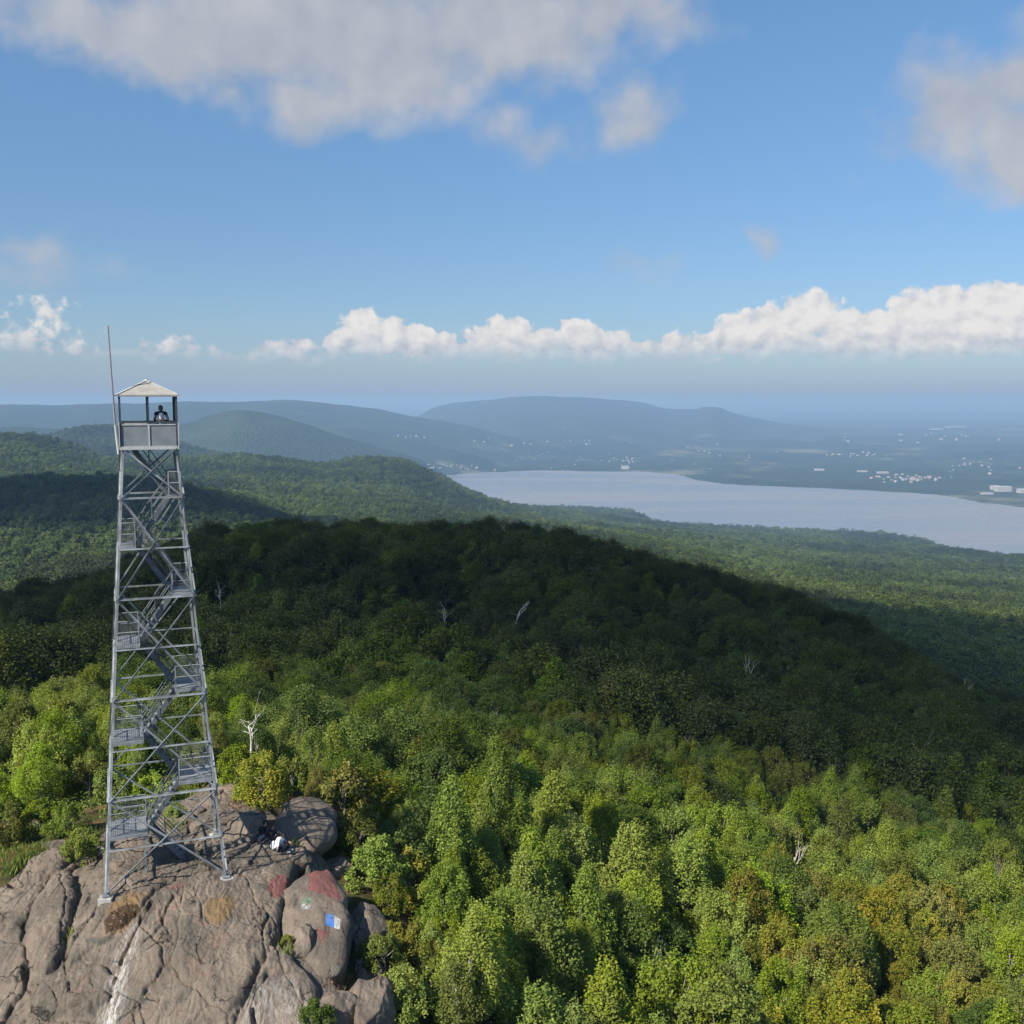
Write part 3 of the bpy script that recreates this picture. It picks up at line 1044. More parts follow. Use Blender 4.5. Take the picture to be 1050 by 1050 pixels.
add_attr(rock_me, 'red', np.maximum.reduce([
    blob_mask(rv, [(283, 898), (292, 896), (297, 905), (292, 918), (282, 921), (274, 914), (276, 904)], 0.35),
    0.62 * blob_mask(rv, [(168, 905), (192, 902), (190, 910), (182, 915), (172, 914)], 0.5),
    0.5 * blob_mask(rv, [(205, 872), (225, 868), (228, 878), (210, 882)], 0.5)]))
add_attr(rock_me, 'ochre', np.maximum(
    blob_mask(rv, [(210, 922), (232, 916), (243, 920), (240, 934), (228, 948), (216, 950), (208, 938)], 0.5),
    blob_mask(rv, [(110, 925), (135, 912), (150, 915), (145, 935), (125, 960), (104, 958)], 0.7)))
add_attr(rock_me, 'moss', blob_mask(rv, [(106, 944), (112, 936), (130, 926), (142, 928), (140, 940), (126, 952), (108, 958)], 0.35))
add_attr(rock_me, 'white', np.maximum(
    blob_mask(rv, [(120, 986), (132, 960), (138, 950), (140, 956), (136, 985), (128, 1010), (118, 1060), (100, 1060), (108, 1020)], 0.6),
    0.35 * blob_mask(rv, [(240, 1045), (262, 1010), (300, 1000), (322, 1030), (320, 1060), (240, 1060)], 0.6)))
tag(link('rock_outcrop', rock_me, M_ROCK), 'cracked grey granite outcrop sloping down below the fire tower', 'rock', kind='structure')


# ------------------------------------------------------------------ boulders
def noise3(p, s, seed):
    return (fbm(p[:, 0] * s + p[:, 2] * s * .7, p[:, 1] * s - p[:, 2] * s * .5, 4, seed)
            + fbm(p[:, 2] * s + 3.3, p[:, 0] * s * .8 + p[:, 1] * s * .4, 4, seed + 5))


def boulder(name, outline, h, label, seed, base=None, power=2.4, tilt=(0, 0), masks=None, sink=0.55, rough=0.06, group=None, at=None, facets=9):
    """a rounded rock standing on the ground: outline is what it covers in plan"""
    pts = world_poly(outline) if at is None else np.asarray(outline, float)
    c = pts.mean(0)
    n = 96
    ang = np.linspace(0, 2 * math.pi, n, endpoint=False)
    pa = np.arctan2(pts[:, 1] - c[1], pts[:, 0] - c[0])
    pr = np.hypot(pts[:, 1] - c[1], pts[:, 0] - c[0])
    k = np.argsort(pa)
    R = np.interp(ang, np.concatenate([pa[k] - 2 * math.pi, pa[k], pa[k] + 2 * math.pi]), np.tile(pr[k], 3))
    for _ in range(4):
        R = (np.roll(R, 1) + 2 * R + np.roll(R, -1)) / 4
    if base is None:
        base = g1(c[0], c[1])
    rings = np.sin(np.linspace(0, math.pi / 2, 40)) ** 1.0
    V = []
    for t in rings:
        zz = h * max(1 - t ** power, 0) ** (1 / 2.0)
        V.append(np.stack([c[0] + R * t * np.cos(ang), c[1] + R * t * np.sin(ang), np.full(n, base + zz)], -1))
    for t, dz in ((0.98, -0.25), (0.9, -sink), (0.6, -sink - 0.2)):
        V.append(np.stack([c[0] + R * t * np.cos(ang), c[1] + R * t * np.sin(ang), np.full(n, base + dz)], -1))
    V = np.concatenate(V)
    V[:, 2] += (V[:, 0] - c[0]) * tilt[0] + (V[:, 1] - c[1]) * tilt[1]
    rs_ = np.random.default_rng(seed)
    L = V - np.array([c[0], c[1], base])
    sz = np.array([np.ptp(L[:, 0]) / 2, np.ptp(L[:, 1]) / 2, h])
    for _ in range(facets):                       # broken faces
        nv = rs_.normal(size=3)
        nv[2] = abs(nv[2]) * .8
        nv /= np.linalg.norm(nv)
        off = np.linalg.norm(nv * sz) * rs_.uniform(.66, .92)
        ex = np.maximum((L * nv).sum(1) - off, 0)
        L = L - ex[:, None] * nv * .9
    V = L + np.array([c[0], c[1], base])
    dsp = noise3(V, 0.9, seed) * rough * 2.2 + noise3(V, 2.8, seed + 3) * rough
    dirv = V - np.array([c[0], c[1], base - 0.2])
    dirv /= np.linalg.norm(dirv, axis=1)[:, None] + 1e-6
    V = V + dirv * dsp[:, None]
    nr = len(rings) + 3
    i0 = np.arange(nr * n).reshape(nr, n)
    q = np.stack([i0[:-1], np.roll(i0, -1, 1)[:-1], np.roll(i0, -1, 1)[1:], i0[1:]], -1).reshape(-1, 4)
    me = np_mesh(name, V - np.array([c[0], c[1], base]), quads=q[:, ::-1], smooth=True)
    bm = bmesh.new()
    bm.from_mesh(me)
    bmesh.ops.remove_doubles(bm, verts=bm.verts, dist=0.002)
    bm.verts.ensure_lookup_table()
    bmesh.ops.holes_fill(bm, edges=bm.edges)
    bmesh.ops.recalc_face_normals(bm, faces=bm.faces)
    bm.to_mesh(me)
    bm.free()
    co = np.empty(len(me.vertices) * 3)
    me.vertices.foreach_get('co', co)
    co = co.reshape(-1, 3) + np.array([c[0], c[1], base])
    for k_, f_ in (masks or {}).items():
        add_attr(me, k_, f_(co))
    me.polygons.foreach_set('use_smooth', np.ones(len(me.polygons), bool))
    o = link(name, me, M_ROCK, None, (c[0], c[1], base))
    return tag(o, label, 'boulder', group)


slab_out = [(312, 878), (324, 884), (336, 898), (346, 916), (354, 945), (358, 975), (352, 996), (338, 1004), (322, 996), (306, 975), (295, 958), (294, 925), (300, 895)]


def slab_red(v):
    a = blob_mask(v, [(308, 872), (325, 878), (340, 896), (351, 922), (342, 922), (328, 916), (313, 912), (318, 902), (311, 895)], 0.25)
    c = 0.6 * blob_mask(v, [(320, 945), (338, 950), (340, 962), (330, 972), (320, 960)], 0.5)
    return np.maximum(a, c)


slab = boulder('boulder', slab_out, 0.62, 'long rounded slab with red, blue, white and green paint on it', 71, base=-1.25, power=3.2,
               tilt=(-0.10, 0.24), masks={'red': slab_red}, sink=1.2, facets=4)
boulder('boulder', [(270, 842), (288, 827), (315, 821), (335, 829), (342, 847), (334, 866), (318, 872), (300, 858), (270, 856)], 0.72,
        'big smooth grey boulder behind the three people sitting on the outcrop', 72, base=-0.45, power=2.4, tilt=(-0.06, 0.05), facets=2)
boulder('boulder', [(340, 850), (352, 848), (362, 862), (352, 874), (338, 872), (330, 866)], 0.45, 'low grey boulder split off the right foot of the big smooth one', 73)
boulder('boulder', [(352, 926), (370, 915), (390, 920), (399, 938), (390, 962), (370, 968), (356, 950)], 0.5,
        'square grey boulder right of the painted slab, by orange soil', 74, base=-2.35, power=4.5, tilt=(-0.25, 0.25), facets=16, rough=.09)
boulder('boulder', [(302, 960), (310, 951), (320, 962), (323, 974), (314, 982), (303, 976)], 0.62, 'small angular stone sitting in the hollow left of the painted slab', 75,
        base=-1.35, power=2.6, rough=0.05)
boulder('boulder', [(326, 1018), (338, 1006), (356, 1018), (370, 1034), (364, 1052), (336, 1050)], 0.75, 'pale wedge-shaped boulder under the painted slab by a dark bush', 76,
        base=-2.75, power=2.8)
boulder('boulder', [(350, 1004), (368, 990), (388, 1002), (400, 1030), (406, 1070), (376, 1075), (364, 1030)], 0.85, 'large rounded boulder at the lower right corner of the outcrop', 77,
        base=-3.05, power=3.0)
boulder('boulder', [(362, 975), (368, 971), (373, 977), (370, 983), (363, 982)], 0.3, 'small knob-like stone above the large rounded corner boulder', 78)
boulder('boulder', [(366, 984), (376, 980), (382, 988), (376, 995), (367, 993)], 0.35, 'stone between the small knob and the large rounded corner boulder', 79)
boulder('boulder', [(372, 975), (385, 970), (396, 980), (392, 992), (380, 988)], 0.4, 'flat stone half under the grey-green bush right of the outcrop', 80)
boulder('boulder', [(290, 864), (302, 858), (314, 868), (318, 880), (306, 884), (296, 876)], 0.40, 'dark sloping block right beside the person in white', 81, tilt=(-0.2, -0.05))
boulder('boulder', [(246, 838), (262, 834), (268, 846), (262, 858), (250, 858)], 0.42, 'pinkish block just left of the person in black', 82)
back = [(205, 832, .55, 'pale squarish block behind the tower beside the stair foot'), (222, 822, .45, 'pale cracked stone behind the right rear leg of the tower'),
        (237, 836, .6, 'tan stone between the tower and the big smooth boulder'), (186, 842, .6, 'broken rock shelf under the lowest right stair landing'),
        (252, 822, .5, 'tan stone with orange moss left of the big smooth boulder'), (200, 862, .5, 'dark split rock at the foot of the tower stair'),
        (235, 806, .7, 'flat pale rock at the upper end of the outcrop'), (22, 832, .8, 'pale rock among the bright bushes left of the tower'),
        (60, 866, .6, 'flat pinkish rock in the grass left of the tower')]
for i, (px, py, s, lb) in enumerate(back):
    x, y, z = on_ground(px, py)
    rs_ = np.random.default_rng(200 + i)
    ang = np.sort(rs_.uniform(0, 2 * math.pi, 9))
    ro = s * rs_.uniform(.75, 1.25, 9) * 1.25
    pts = np.stack([x + ro * np.cos(ang) * 1.15, y + ro * np.sin(ang)], -1)
    boulder('boulder', pts, s * (.55 if i < 6 else .35), lb, 90 + i, base=z - 0.1, power=3.4, at=1)


def surf_cast(o, x, y):
    ok, p, nr, _ = o.ray_cast(Vector((x - o.location.x, y - o.location.y, 9)), Vector((0, 0, -1)))
    return (p + nr * 0.006) if ok else None


def decal(name, quad, m, label, n=10):
    """a coat of paint that follows the rock below it"""
    w = []
    for i in range(n + 1):
        for j in range(n + 1):
            u, v = i / n, j / n
            a = [quad[0][k] * (1 - u) + quad[1][k] * u for k in (0, 1)]
            c = [quad[3][k] * (1 - u) + quad[2][k] * u for k in (0, 1)]
            px, py = a[0] * (1 - v) + c[0] * v, a[1] * (1 - v) + c[1] * v
            d = Vector(ray(px, py)).normalized()
            ok, p, nr, _ = slab.ray_cast(cam.location - slab.location, d)
            w.append(p + nr * 0.006 if ok else Vector((0, 0, 0)))
    q = [(i * (n + 1) + j, (i + 1) * (n + 1) + j, (i + 1) * (n + 1) + j + 1, i * (n + 1) + j + 1) for i in range(n) for j in range(n)]
    me = bpy.data.meshes.new(name)
    me.from_pydata(w, [], q)
    o = link(name, me, m, slab)
    o['label'] = label
    return o


bpy.context.view_layer.update()


def paint(name, c, worn=0.55):
    m, n, b = mat(name, 0.85)
    g = n.new('ShaderNodeNewGeometry')
    f = n.smooth(n.noise(g.outputs['Position'], 8, 8, 0.78), worn, worn + 0.10)
    dirt = n.smooth(n.noise(g.outputs['Position'], 2.5, 5, 0.7), 0.4, 0.7)
    n.put(b.inputs['Base Color'], n.mix(n.m('MULTIPLY', dirt, .45), c, (0.17, 0.15, 0.13)))
    tr = n.new('ShaderNodeBsdfTransparent')
    mx = n.new('ShaderNodeMixShader')
    n.l.new(f, mx.inputs[0])
    n.l.new(b.outputs[0], mx.inputs[1])
    n.l.new(tr.outputs[0], mx.inputs[2])
    n.l.new(mx.outputs[0], m.node_tree.nodes['Material Output'].inputs[0])
    return m


decal('paint_patch', [(334.5, 936.5), (342, 938.5), (342.5, 951.5), (333.5, 948)], paint('paint_blue', (0.045, 0.17, 0.50), .53), 'bright blue painted half of the flag patch')
decal('paint_patch', [(342.3, 938.6), (349, 943), (348.5, 953.5), (342.8, 951.6)], paint('paint_white', (0.46, 0.46, 0.44), .53), 'white painted half of the flag patch')
decal('paint_patch', [(309, 920.5), (320, 920.5), (319.5, 926.5), (309.5, 926.5)], paint('paint_green', (0.11, 0.20, 0.12), .47), 'faded green painted strip')
decal('paint_patch', [(309.5, 926.8), (319.5, 926.8), (318, 933), (308.5, 932)], paint('paint_white_faded', (0.30, 0.31, 0.29), .47), 'faded white painted strip below the green')

# ------------------------------------------------------------------ fire tower
tower = empty('fire_tower', (TX, TY, 0), 'tall grey steel fire lookout tower on four braced legs with a roofed cab', 'tower', rz=TYAW)


def hw(z):
    return TB + (TT - TB) * z / LEV[-1]


def cor(sx, sy, z, k=1.0):
    w = hw(z) * k
    return Vector((sx * w, sy * w, z))


ANG = [(-1, -1), (1, -1), (1, 1), (-1, 1)]
for sx, sy in ANG:
    mb = MB()
    for i in range(len(LEV) - 1):                     # L-section leg: two plates facing outwards
        a, b_ = cor(sx, sy, LEV[i]), cor(sx, sy, LEV[i + 1])
        for ax in (0, 1):
            off = Vector((-sx * .0425, 0, 0)) if ax == 0 else Vector((0, -sy * .0505, 0))
            d = (b_ - a).normalized()
            if ax == 0:
                mb.bar(a + off, b_ + off, 0.016, 0.085, (1, 0, 0))
            else:
                mb.bar(a + off, b_ + off, 0.085, 0.016, (1, 0, 0))
    for z in LEV[2:9:2]:                               # splice plates
        mb.box(cor(sx, sy, z) + Vector((-sx * .07, sy * .016, 0)), (.15, .014, .34))
        mb.box(cor(sx, sy, z) + Vector((sx * .016, -sy * .07, 0)), (.014, .15, .34))
    mb.build('leg', M_GALV, tower)
    f = MB()
    p = cor(sx, sy, 0)
    rz_ = Matrix.Rotation(.25 * sx, 3, 'Z')
    f.box(p + Vector((0, 0, -.20)), (.56, .46, .34), rz_)
    fo = f.build('footing', M_CONC, tower)
    bv = fo.modifiers.new('b', 'BEVEL')
    bv.width = .04
    bv.segments = 2
    MB().box(p + Vector((0, 0, .02)), (.30, .30, .035)).box(p + Vector((sx * -.06, sy * -.06, .12)), (.14, .14, .18)).build('base_plate', M_GALV, fo)
for i in range(4):
    a, c = ANG[i], ANG[(i + 1) % 4]
    nv = Vector((a[0] + c[0], a[1] + c[1], 0)).normalized()
    for k, z in enumerate(LEV[1:-1], 1):
        main = k % 2 == 0
        wd = .072 if main else .05
        MB().angle(cor(*a, z) + nv * .022, cor(*c, z) + nv * .022, wd, .012, (0, 0, 1)).build('horizontal_brace', M_GALV, tower)
    secs = [(LEV[j], LEV[j + 2]) for j in range(0, 8, 2)] + [(LEV[8], LEV[9])]
    for z0, z1 in secs:
        t0 = .12 if z0 == 0 else 0
        MB().angle(cor(*a, z0 + t0) + nv * .040, cor(*c, z1) + nv * .040, .058, .011, tuple(nv)).build('diagonal_brace', M_GALV, tower)
        MB().angle(cor(*c, z0 + t0) + nv * .006, cor(*a, z1) + nv * .006, .058, .011, tuple(nv)).build('diagonal_brace', M_GALV, tower)

# landings and stairs, alternating left and right every half section
INNER = 0.70
land = []
for k in range(1, 9):
    z = LEV[k]
    side = -1 if k % 2 else 1
    w = hw(z) - 0.03
    land.append((side, z, w))


def guard(p0, p1, par):
    """posts, two rails and a wire mesh panel between two floor points"""
    p0, p1 = Vector(p0), Vector(p1)
    mb = MB()
    nrm = (p1 - p0)
    L = nrm.length
    for t in (0, 1):
        q = p0.lerp(p1, t)
        mb.box(q + Vector((0, 0, .52)), (.045, .045, 1.04))
    for h in (1.02, .55):
        mb.tube([p0 + Vector((0, 0, h)), p1 + Vector((0, 0, h))], .022, 6)
    mb.build('guard_rail', M_GALV, par)
    wm = MB()
    nn = max(2, int(L / .07))
    for i in range(1, nn):
        q = p0.lerp(p1, i / nn)
        wm.tube([q + Vector((0, 0, .05)), q + Vector((0, 0, 1.0))], .0055, 4, False)
    for i in range(13):
        h = .06 + i * .073
        wm.tube([p0 + Vector((0, 0, h)), p1 + Vector((0, 0, h))], .0055, 4, False)
    wm.build('mesh_panel', M_STAIR, par)


M_GRATE = simple('grating_steel', (0.26, 0.28, 0.30), 0.6, 0.2, 3.0, 0.2)
for side, z, w in land:
    x0, x1 = side * INNER, side * w
    hd = min(0.95, w * 0.62)
    mb = MB()
    mb.box(((x0 + x1) / 2, 0, z + .02), (abs(x1 - x0), 2 * hd, .03))
    for s in (-1, 1):
        mb.box(((x0 + x1) / 2, s * (hd + .022), z - .01), (abs(x1 - x0) + .04, .04, .14))
    mb.box((x0 - side * .022, 0, z - .01), (.04, 2 * hd, .14))
    lo = mb.build('landing', M_GRATE, tower)
    guard((x0, -hd, z + .03), (x1, -hd, z + .03), lo)
    guard((x0, hd, z + .03), (x1, hd, z + .03), lo)
    guard((x1 - side * .06, -hd + .06, z + .03), (x1 - side * .06, hd - .06, z + .03), lo)
    if z < 2:
        for q_ in (-1, 1):
            MB().box((x0 + side * .1, q_ * (hd - .1), z / 2 - .2), (.09, .09, z + .25)).build('support_post', M_GALV, lo)
stops = [(0.95, -0.12)] + [(s, z) for s, z, _ in land] + [(-1, LEV[-1])]
for k in range(len(stops) - 1):
    s0, z0 = stops[k]
    s1, z1 = stops[k + 1]
    xa = s0 * INNER if k else 0.85
    xb = s1 * INNER if k < len(stops) - 2 else -INNER
    yc = 0.42 if xb < xa else -0.42                     # flights rising left at the back, rising right at the front
    hwid = 0.30
    nst = 9
    fl = MB()
    a, b_ = Vector((xa, yc, z0 + .03)), Vector((xb, yc, z1 + .03))
    for s in (-1, 1):
        fl.bar(a + Vector((0, s * hwid, 0)), b_ + Vector((0, s * hwid, 0)), .03, .20)
    fo = fl.build('stair_flight', M_STAIR, tower)
    for i in range(1, nst):
        q = a.lerp(b_, i / nst)
        MB().box(q, (.20, 2 * hwid - .05, .03)).build('tread', M_GRATE, fo)
    for s in (-1, 1):
        hr = MB()
        for h in (.92, .50):
            hr.tube([a + Vector((0, s * hwid, h)), b_ + Vector((0, s * hwid, h))], .020, 6)
        for t in (0.02, .5, .98):
            q = a.lerp(b_, t) + Vector((0, s * (hwid + .018), 0))
            hr.box(q + Vector((0, 0, .46)), (.035, .03, .95))
        hr.build('handrail', M_STAIR, fo)

# cab
ZF = LEV[-1]
CW = 1.10
MB().box((0, 0, ZF + .02), (2 * CW - .1, 2 * CW - .1, .05)).build('cab_floor', M_GRATE, tower)
tr = MB()
for sx in (-1, 1):
    tr.box((sx * (CW + .01), 0, ZF), (.09, 2 * CW + .11, .14))
    tr.box((0, sx * (CW + .01), ZF), (2 * CW - .075, .09, .14))
tr.build('floor_trim', M_TRIM, tower)
ZR, ZE, ZA = ZF + 1.03, ZF + 2.18, ZF + 2.78
for i in range(4):
    a, c = ANG[i], ANG[(i + 1) % 4]
    A_, C_ = Vector((a[0] * CW, a[1] * CW, 0)), Vector((c[0] * CW, c[1] * CW, 0))
    M_ = (A_ + C_) / 2
    nv = M_.normalized()
    ex = (C_ - A_).normalized()
    for p, q in ((A_ + ex * .045, M_ - ex * .03), (M_ + ex * .03, C_ - ex * .045)):
        MB().bar(p + Vector((0, 0, ZF + .50)), q + Vector((0, 0, ZF + .50)), .02, .86).build('cab_panel', M_PANEL, tower)
    MB().bar(A_ + ex * .05 + Vector((0, 0, ZR + .02)), C_ - ex * .05 + Vector((0, 0, ZR + .02)), .06, .055).build('cab_rail', M_POST, tower)
    MB().bar(A_ + ex * .05 + nv * .012 + Vector((0, 0, ZF + .955)), C_ - ex * .05 + nv * .012 + Vector((0, 0, ZF + .955)), .045, .045).build('panel_cap', M_TRIM, tower)
    po = MB().box(A_ + Vector((0, 0, ZF + 1.09)), (.085, .085, 2.18))
    po.build('cab_post', M_POST, tower)
    MB().box(M_ + Vector((0, 0, ZF + .50 + 1.09 - .0)), (.06, .06, 1.19)).build('cab_post', M_POST, tower)
    MB().box(M_ + nv * .016 + Vector((0, 0, ZF + .52)), (.05, .05, .90)).build('panel_batten', M_TRIM, tower)
    MB().box(A_ + nv * .0 + Vector((a[0] * .05, a[1] * .05, ZF + .56)), (.035, .035, 1.0)).build('corner_strip', M_TRIM, tower)
RW = 1.19
rf = MB()
rf.add([(-RW, -RW, ZE), (RW, -RW, ZE), (RW, RW, ZE), (-RW, RW, ZE), (0, 0, ZA), (-RW, -RW, ZE - .07), (RW, -RW, ZE - .07), (RW, RW, ZE - .07), (-RW, RW, ZE - .07)],
       [(0, 1, 4), (1, 2, 4), (2, 3, 4), (3, 0, 4), (0, 5, 6, 1), (1, 6, 7, 2), (2, 7, 8, 3), (3, 8, 5, 0), (8, 7, 6, 5)])
ro_ = rf.build('roof', M_ROOF, tower)
hp = MB()
for sx, sy in ANG:
    hp.bar((sx * RW, sy * RW, ZE + .012), (0, 0, ZA + .012), .09, .02)
hp.build('ridge_cap', M_TRIM, ro_)
MB().tube([(0, 0, ZA - .02), (0, 0, ZA + .05)], [.08, .05], 8).build('roof_finial', M_TRIM, ro_)
an = MB()
px_ = -CW - .25
an.tube([(px_ + .14, -CW + .25, ZF - .25), (px_ + .06, -CW + .25, ZF + .95)], .05, 8)
ant = an.build('antenna', M_TRIM, tower)
an = MB()
an.tube([(px_ + .06, -CW + .25, ZF + .95), (px_, -CW + .25, ZF + 2.9), (px_ - .06, -CW + .25, ZF + 4.95)], [.042, .034, .028], 8)
an.build('antenna_mast', simple('antenna_grey', (.24, .22, .23), .6), ant)
MB().bar((px_, -CW + .25, ZE - .03), (-RW + .03, -CW + .25, ZE - .03), .03, .03).build('antenna_bracket', M_POST, ant)


# ------------------------------------------------------------------ people
def capsules(lst, voxel, name, smooth_it=3):
    """one continuous surface grown round tapered limbs"""
    bm = bmesh.new()
    for (p, q, r0, r1, flat) in lst:
        p, q = Vector(p), Vector(q)
        d = q - p
        L = max(d.length, 1e-4)
        z = d / L if d.length > 1e-4 else Vector((0, 0, 1))
        xax = z.orthogonal().normalized() if abs(z.z) > .999 else Vector((0, 0, 1)).cross(z).normalized()
        yax = z.cross(xax)
        ringv = []
        K = 14
        prof = []
        for i in range(7):
            a = -math.pi / 2 + math.pi / 2 * i / 6
            prof.append((r0 * math.cos(a), r0 * math.sin(a)))
        for i in range(7):
            a = math.pi / 2 * i / 6
            prof.append((r1 * math.cos(a), L + r1 * math.sin(a)))
        prev = None
        for rr_, h in prof:
            ring = [bm.verts.new(p + z * h + (xax * math.cos(2 * math.pi * k / K) + yax * math.sin(2 * math.pi * k / K) * flat) * max(rr_, 1e-4)) for k in range(K)]
            if prev:
                for k in range(K):
                    bm.faces.new((prev[k], prev[(k + 1) % K], ring[(k + 1) % K], ring[k]))
            else:
                bm.faces.new(list(reversed(ring)))
            prev = ring
        bm.faces.new(prev)
    me = bpy.data.meshes.new('tmp')
    bm.to_mesh(me)
    bm.free()
    o = bpy.data.objects.new('tmp', me)
    COL.objects.link(o)
    rm = o.modifiers.new('r', 'REMESH')
    rm.mode = 'VOXEL'
    rm.voxel_size = voxel
    sm = o.modifiers.new('s', 'SMOOTH')
    sm.factor = .5
    sm.iterations = smooth_it
    dg = bpy.context.evaluated_depsgraph_get()
    res = bpy.data.meshes.new_from_object(o.evaluated_get(dg))
    bpy.data.objects.remove(o)
    res.name = name
    res.polygons.foreach_set('use_smooth', np.ones(len(res.polygons), bool))
    return res


def person(loc, rz, J, skin, top_c, leg_c, shoe_c, hair_c, label, long_sleeve=False, long_hair=False, head_dir=(1, 0, 0), sleeve_c=None, extra=None):
    """J: joints in metres, local frame faces +x"""
    root = empty('person', loc, label, 'person', rz=rz)
    V = {k: Vector(v) for k, v in J.items()}
    hd = Vector(head_dir).normalized()
    neck, head, pel = V['neck'], V['head'], V['pelvis']
    side = Vector((0, 1, 0))
    body = [(neck, head, .055, .055, 1), (head + Vector((0, 0, .03)), head + Vector((0, 0, .07)), .082, .086, 1),
            (head + hd * .035 + Vector((0, 0, -.055)), head + hd * .02, .056, .072, 1),
            (pel, pel.lerp(neck, .5), .125, .12, 1.25), (pel.lerp(neck, .5), pel.lerp(neck, .9), .12, .10, 1.4),
            (head + hd * .085 + Vector((0, 0, .02)), head + hd * .105 + Vector((0, 0, -.02)), .010, .017, 1)]      # nose
    up_ = Vector((0, 0, 1))
    sd = hd.cross(up_).normalized()
    for s in (-1, 1):
        body.append((head + sd * s * .085 + Vector((0, 0, .01)), head + sd * s * .088 + Vector((0, 0, -.025)), .018, .014, 1))   # ears
    clothes_top = [(pel + Vector((0, 0, .05)), pel.lerp(neck, .5), .150, .145, 1.22), (pel.lerp(neck, .5), pel.lerp(neck, .86), .145, .118, 1.38)]
    trousers = [(pel, pel + Vector((0, 0, .06)), .150, .145, 1.15)]
    shoes = []
    sleeves = []
    for s, t in ((1, 'l'), (-1, 'r')):
        sh, el, wr = V['sh_' + t], V['el_' + t], V['wr_' + t]
        hp_, kn, an_ = V['hip_' + t], V['kn_' + t], V['an_' + t]
        to = V.get('to_' + t, an_ + Vector((.16, 0, -.06)))
        body += [(neck.lerp(sh, .2), sh, .06, .058, 1), (sh, el, .050, .040, 1), (el, wr, .038, .027, 1), (hp_, kn, .085, .058, 1), (kn, an_, .055, .036, 1), (an_, to, .036, .03, 1)]
        hdv = (V['hd_' + t] - wr).normalized()
        acr = hdv.cross(Vector((0, 0, 1)))
        acr = (acr if acr.length > .1 else Vector((0, 1, 0))).normalized()
        nrm = acr.cross(hdv).normalized()
        if nrm.z > 0:
            nrm = -nrm
        body += [(wr, wr + hdv * .075, .027, .030, 1)]
        for f_, (o_f, ln) in enumerate(((-.030, .068), (-.010, .080), (.010, .076), (.029, .060))):
            k0 = wr + hdv * .085 + acr * o_f
            k1 = k0 + hdv * ln * .55 + acr * o_f * .15
            k2 = k1 + (hdv * .75 + nrm * .6).normalized() * ln * .5
            body += [(wr + hdv * .05 + acr * o_f * .8, k1, .0095, .0088, 1), (k1, k2, .0088, .0078, 1)]
        t0 = wr + hdv * .030 - acr * .026
        t1 = t0 + (hdv * .6 - acr * .8).normalized() * .045
        body += [(t0, t1, .0115, .0100, 1), (t1, t1 + (hdv + nrm * .3).normalized() * .032, .0098, .0085, 1)]
        cuff = wr if long_sleeve else el.lerp(sh, .15)
        sl_ = [(neck.lerp(sh, .35), sh, .080, .074, 1), (sh, el if long_sleeve else cuff, .070, .056, 1)]
        if long_sleeve:
            sl_.append((el, el.lerp(wr, .9), .053, .038, 1))
        (sleeves if sleeve_c else clothes_top).extend(sl_)
        trousers += [(hp_, kn, .105, .076, 1), (kn, kn.lerp(an_, .88), .072, .054, 1)]
        shoes.append([(an_ + Vector((-.02, 0, -.03)), to, .052, .044, .9)])
    link('body', capsules(body, .0085, 'person_body', 2), skin, root)
    link('shirt', capsules(clothes_top, .013, 'person_shirt'), top_c, root)
    if sleeves:
        link('sleeves', capsules(sleeves, .013, 'person_sleeves'), sleeve_c, root)
    link('trousers', capsules(trousers, .013, 'person_trousers'), leg_c, root)
    for s_ in shoes:
        link('shoe', capsules(s_, .010, 'person_shoe'), shoe_c, root)
    hair = [(head + Vector((0, 0, .055)) - hd * .014, head + Vector((0, 0, .085)) - hd * .012, .090, .090, 1), (head - hd * .045 + Vector((0, 0, -.02)), head - hd * .03 + Vector((0, 0, .06)), .060, .075, 1)]
    if long_hair:
        hair += [(head - hd * .06, neck - hd * .09 + Vector((0, 0, -.10)), .070, .045, 1)]
    link('hair', capsules(hair, .011, 'person_hair'), hair_c, root)
    ey = MB()
    for s in (-1, 1):
        c = head + hd * .083 + sd * s * .032 + Vector((0, 0, .028))
        bmv = [(c + hd * .006 * math.cos(a) * 0 + sd * .013 * math.cos(a) + Vector((0, 0, .007 * math.sin(a))) + hd * .006) for a in np.linspace(0, 2 * math.pi, 8, endpoint=False)]
        ey.add(bmv + [c + hd * .012], [(i, (i + 1) % 8, 8) for i in range(8)])
    ey.build('eyes', M_EYE, root)
    mo = MB()
    c = head + hd * .098 + Vector((0, 0, -.062))
    mo.bar(c - sd * .022, c + sd * .022, .010, .010)
    mo.build('mouth', M_LIP, root)
    for nm, me_, mt in (extra or []):
        link(nm, me_, mt, root)
    return root


M_EYE = simple('eye_dark', (.02, .018, .016), .3)
M_LIP = simple('lip', (.30, .12, .10), .5)
SK_D = simple('skin_dark', (.10, .058, .038), .55)
SK_L = simple('skin_light', (.46, .28, .20), .55)
CL_BLK = simple('cloth_black', (.012, .012, .014), .85)
CL_DRK = simple('cloth_dark_plum', (.020, .015, .022), .85)
CL_NAVY = simple('cloth_navy', (.018, .020, .034), .85)
CL_WHT = simple('cloth_white', (.74, .75, .80), .85)
CL_GRY = simple('cloth_grey', (.22, .24, .28), .85)
HAIR_B = simple('hair_black', (.010, .009, .009), .6)
HAIR_N = simple('hair_brown', (.035, .018, .012), .6)

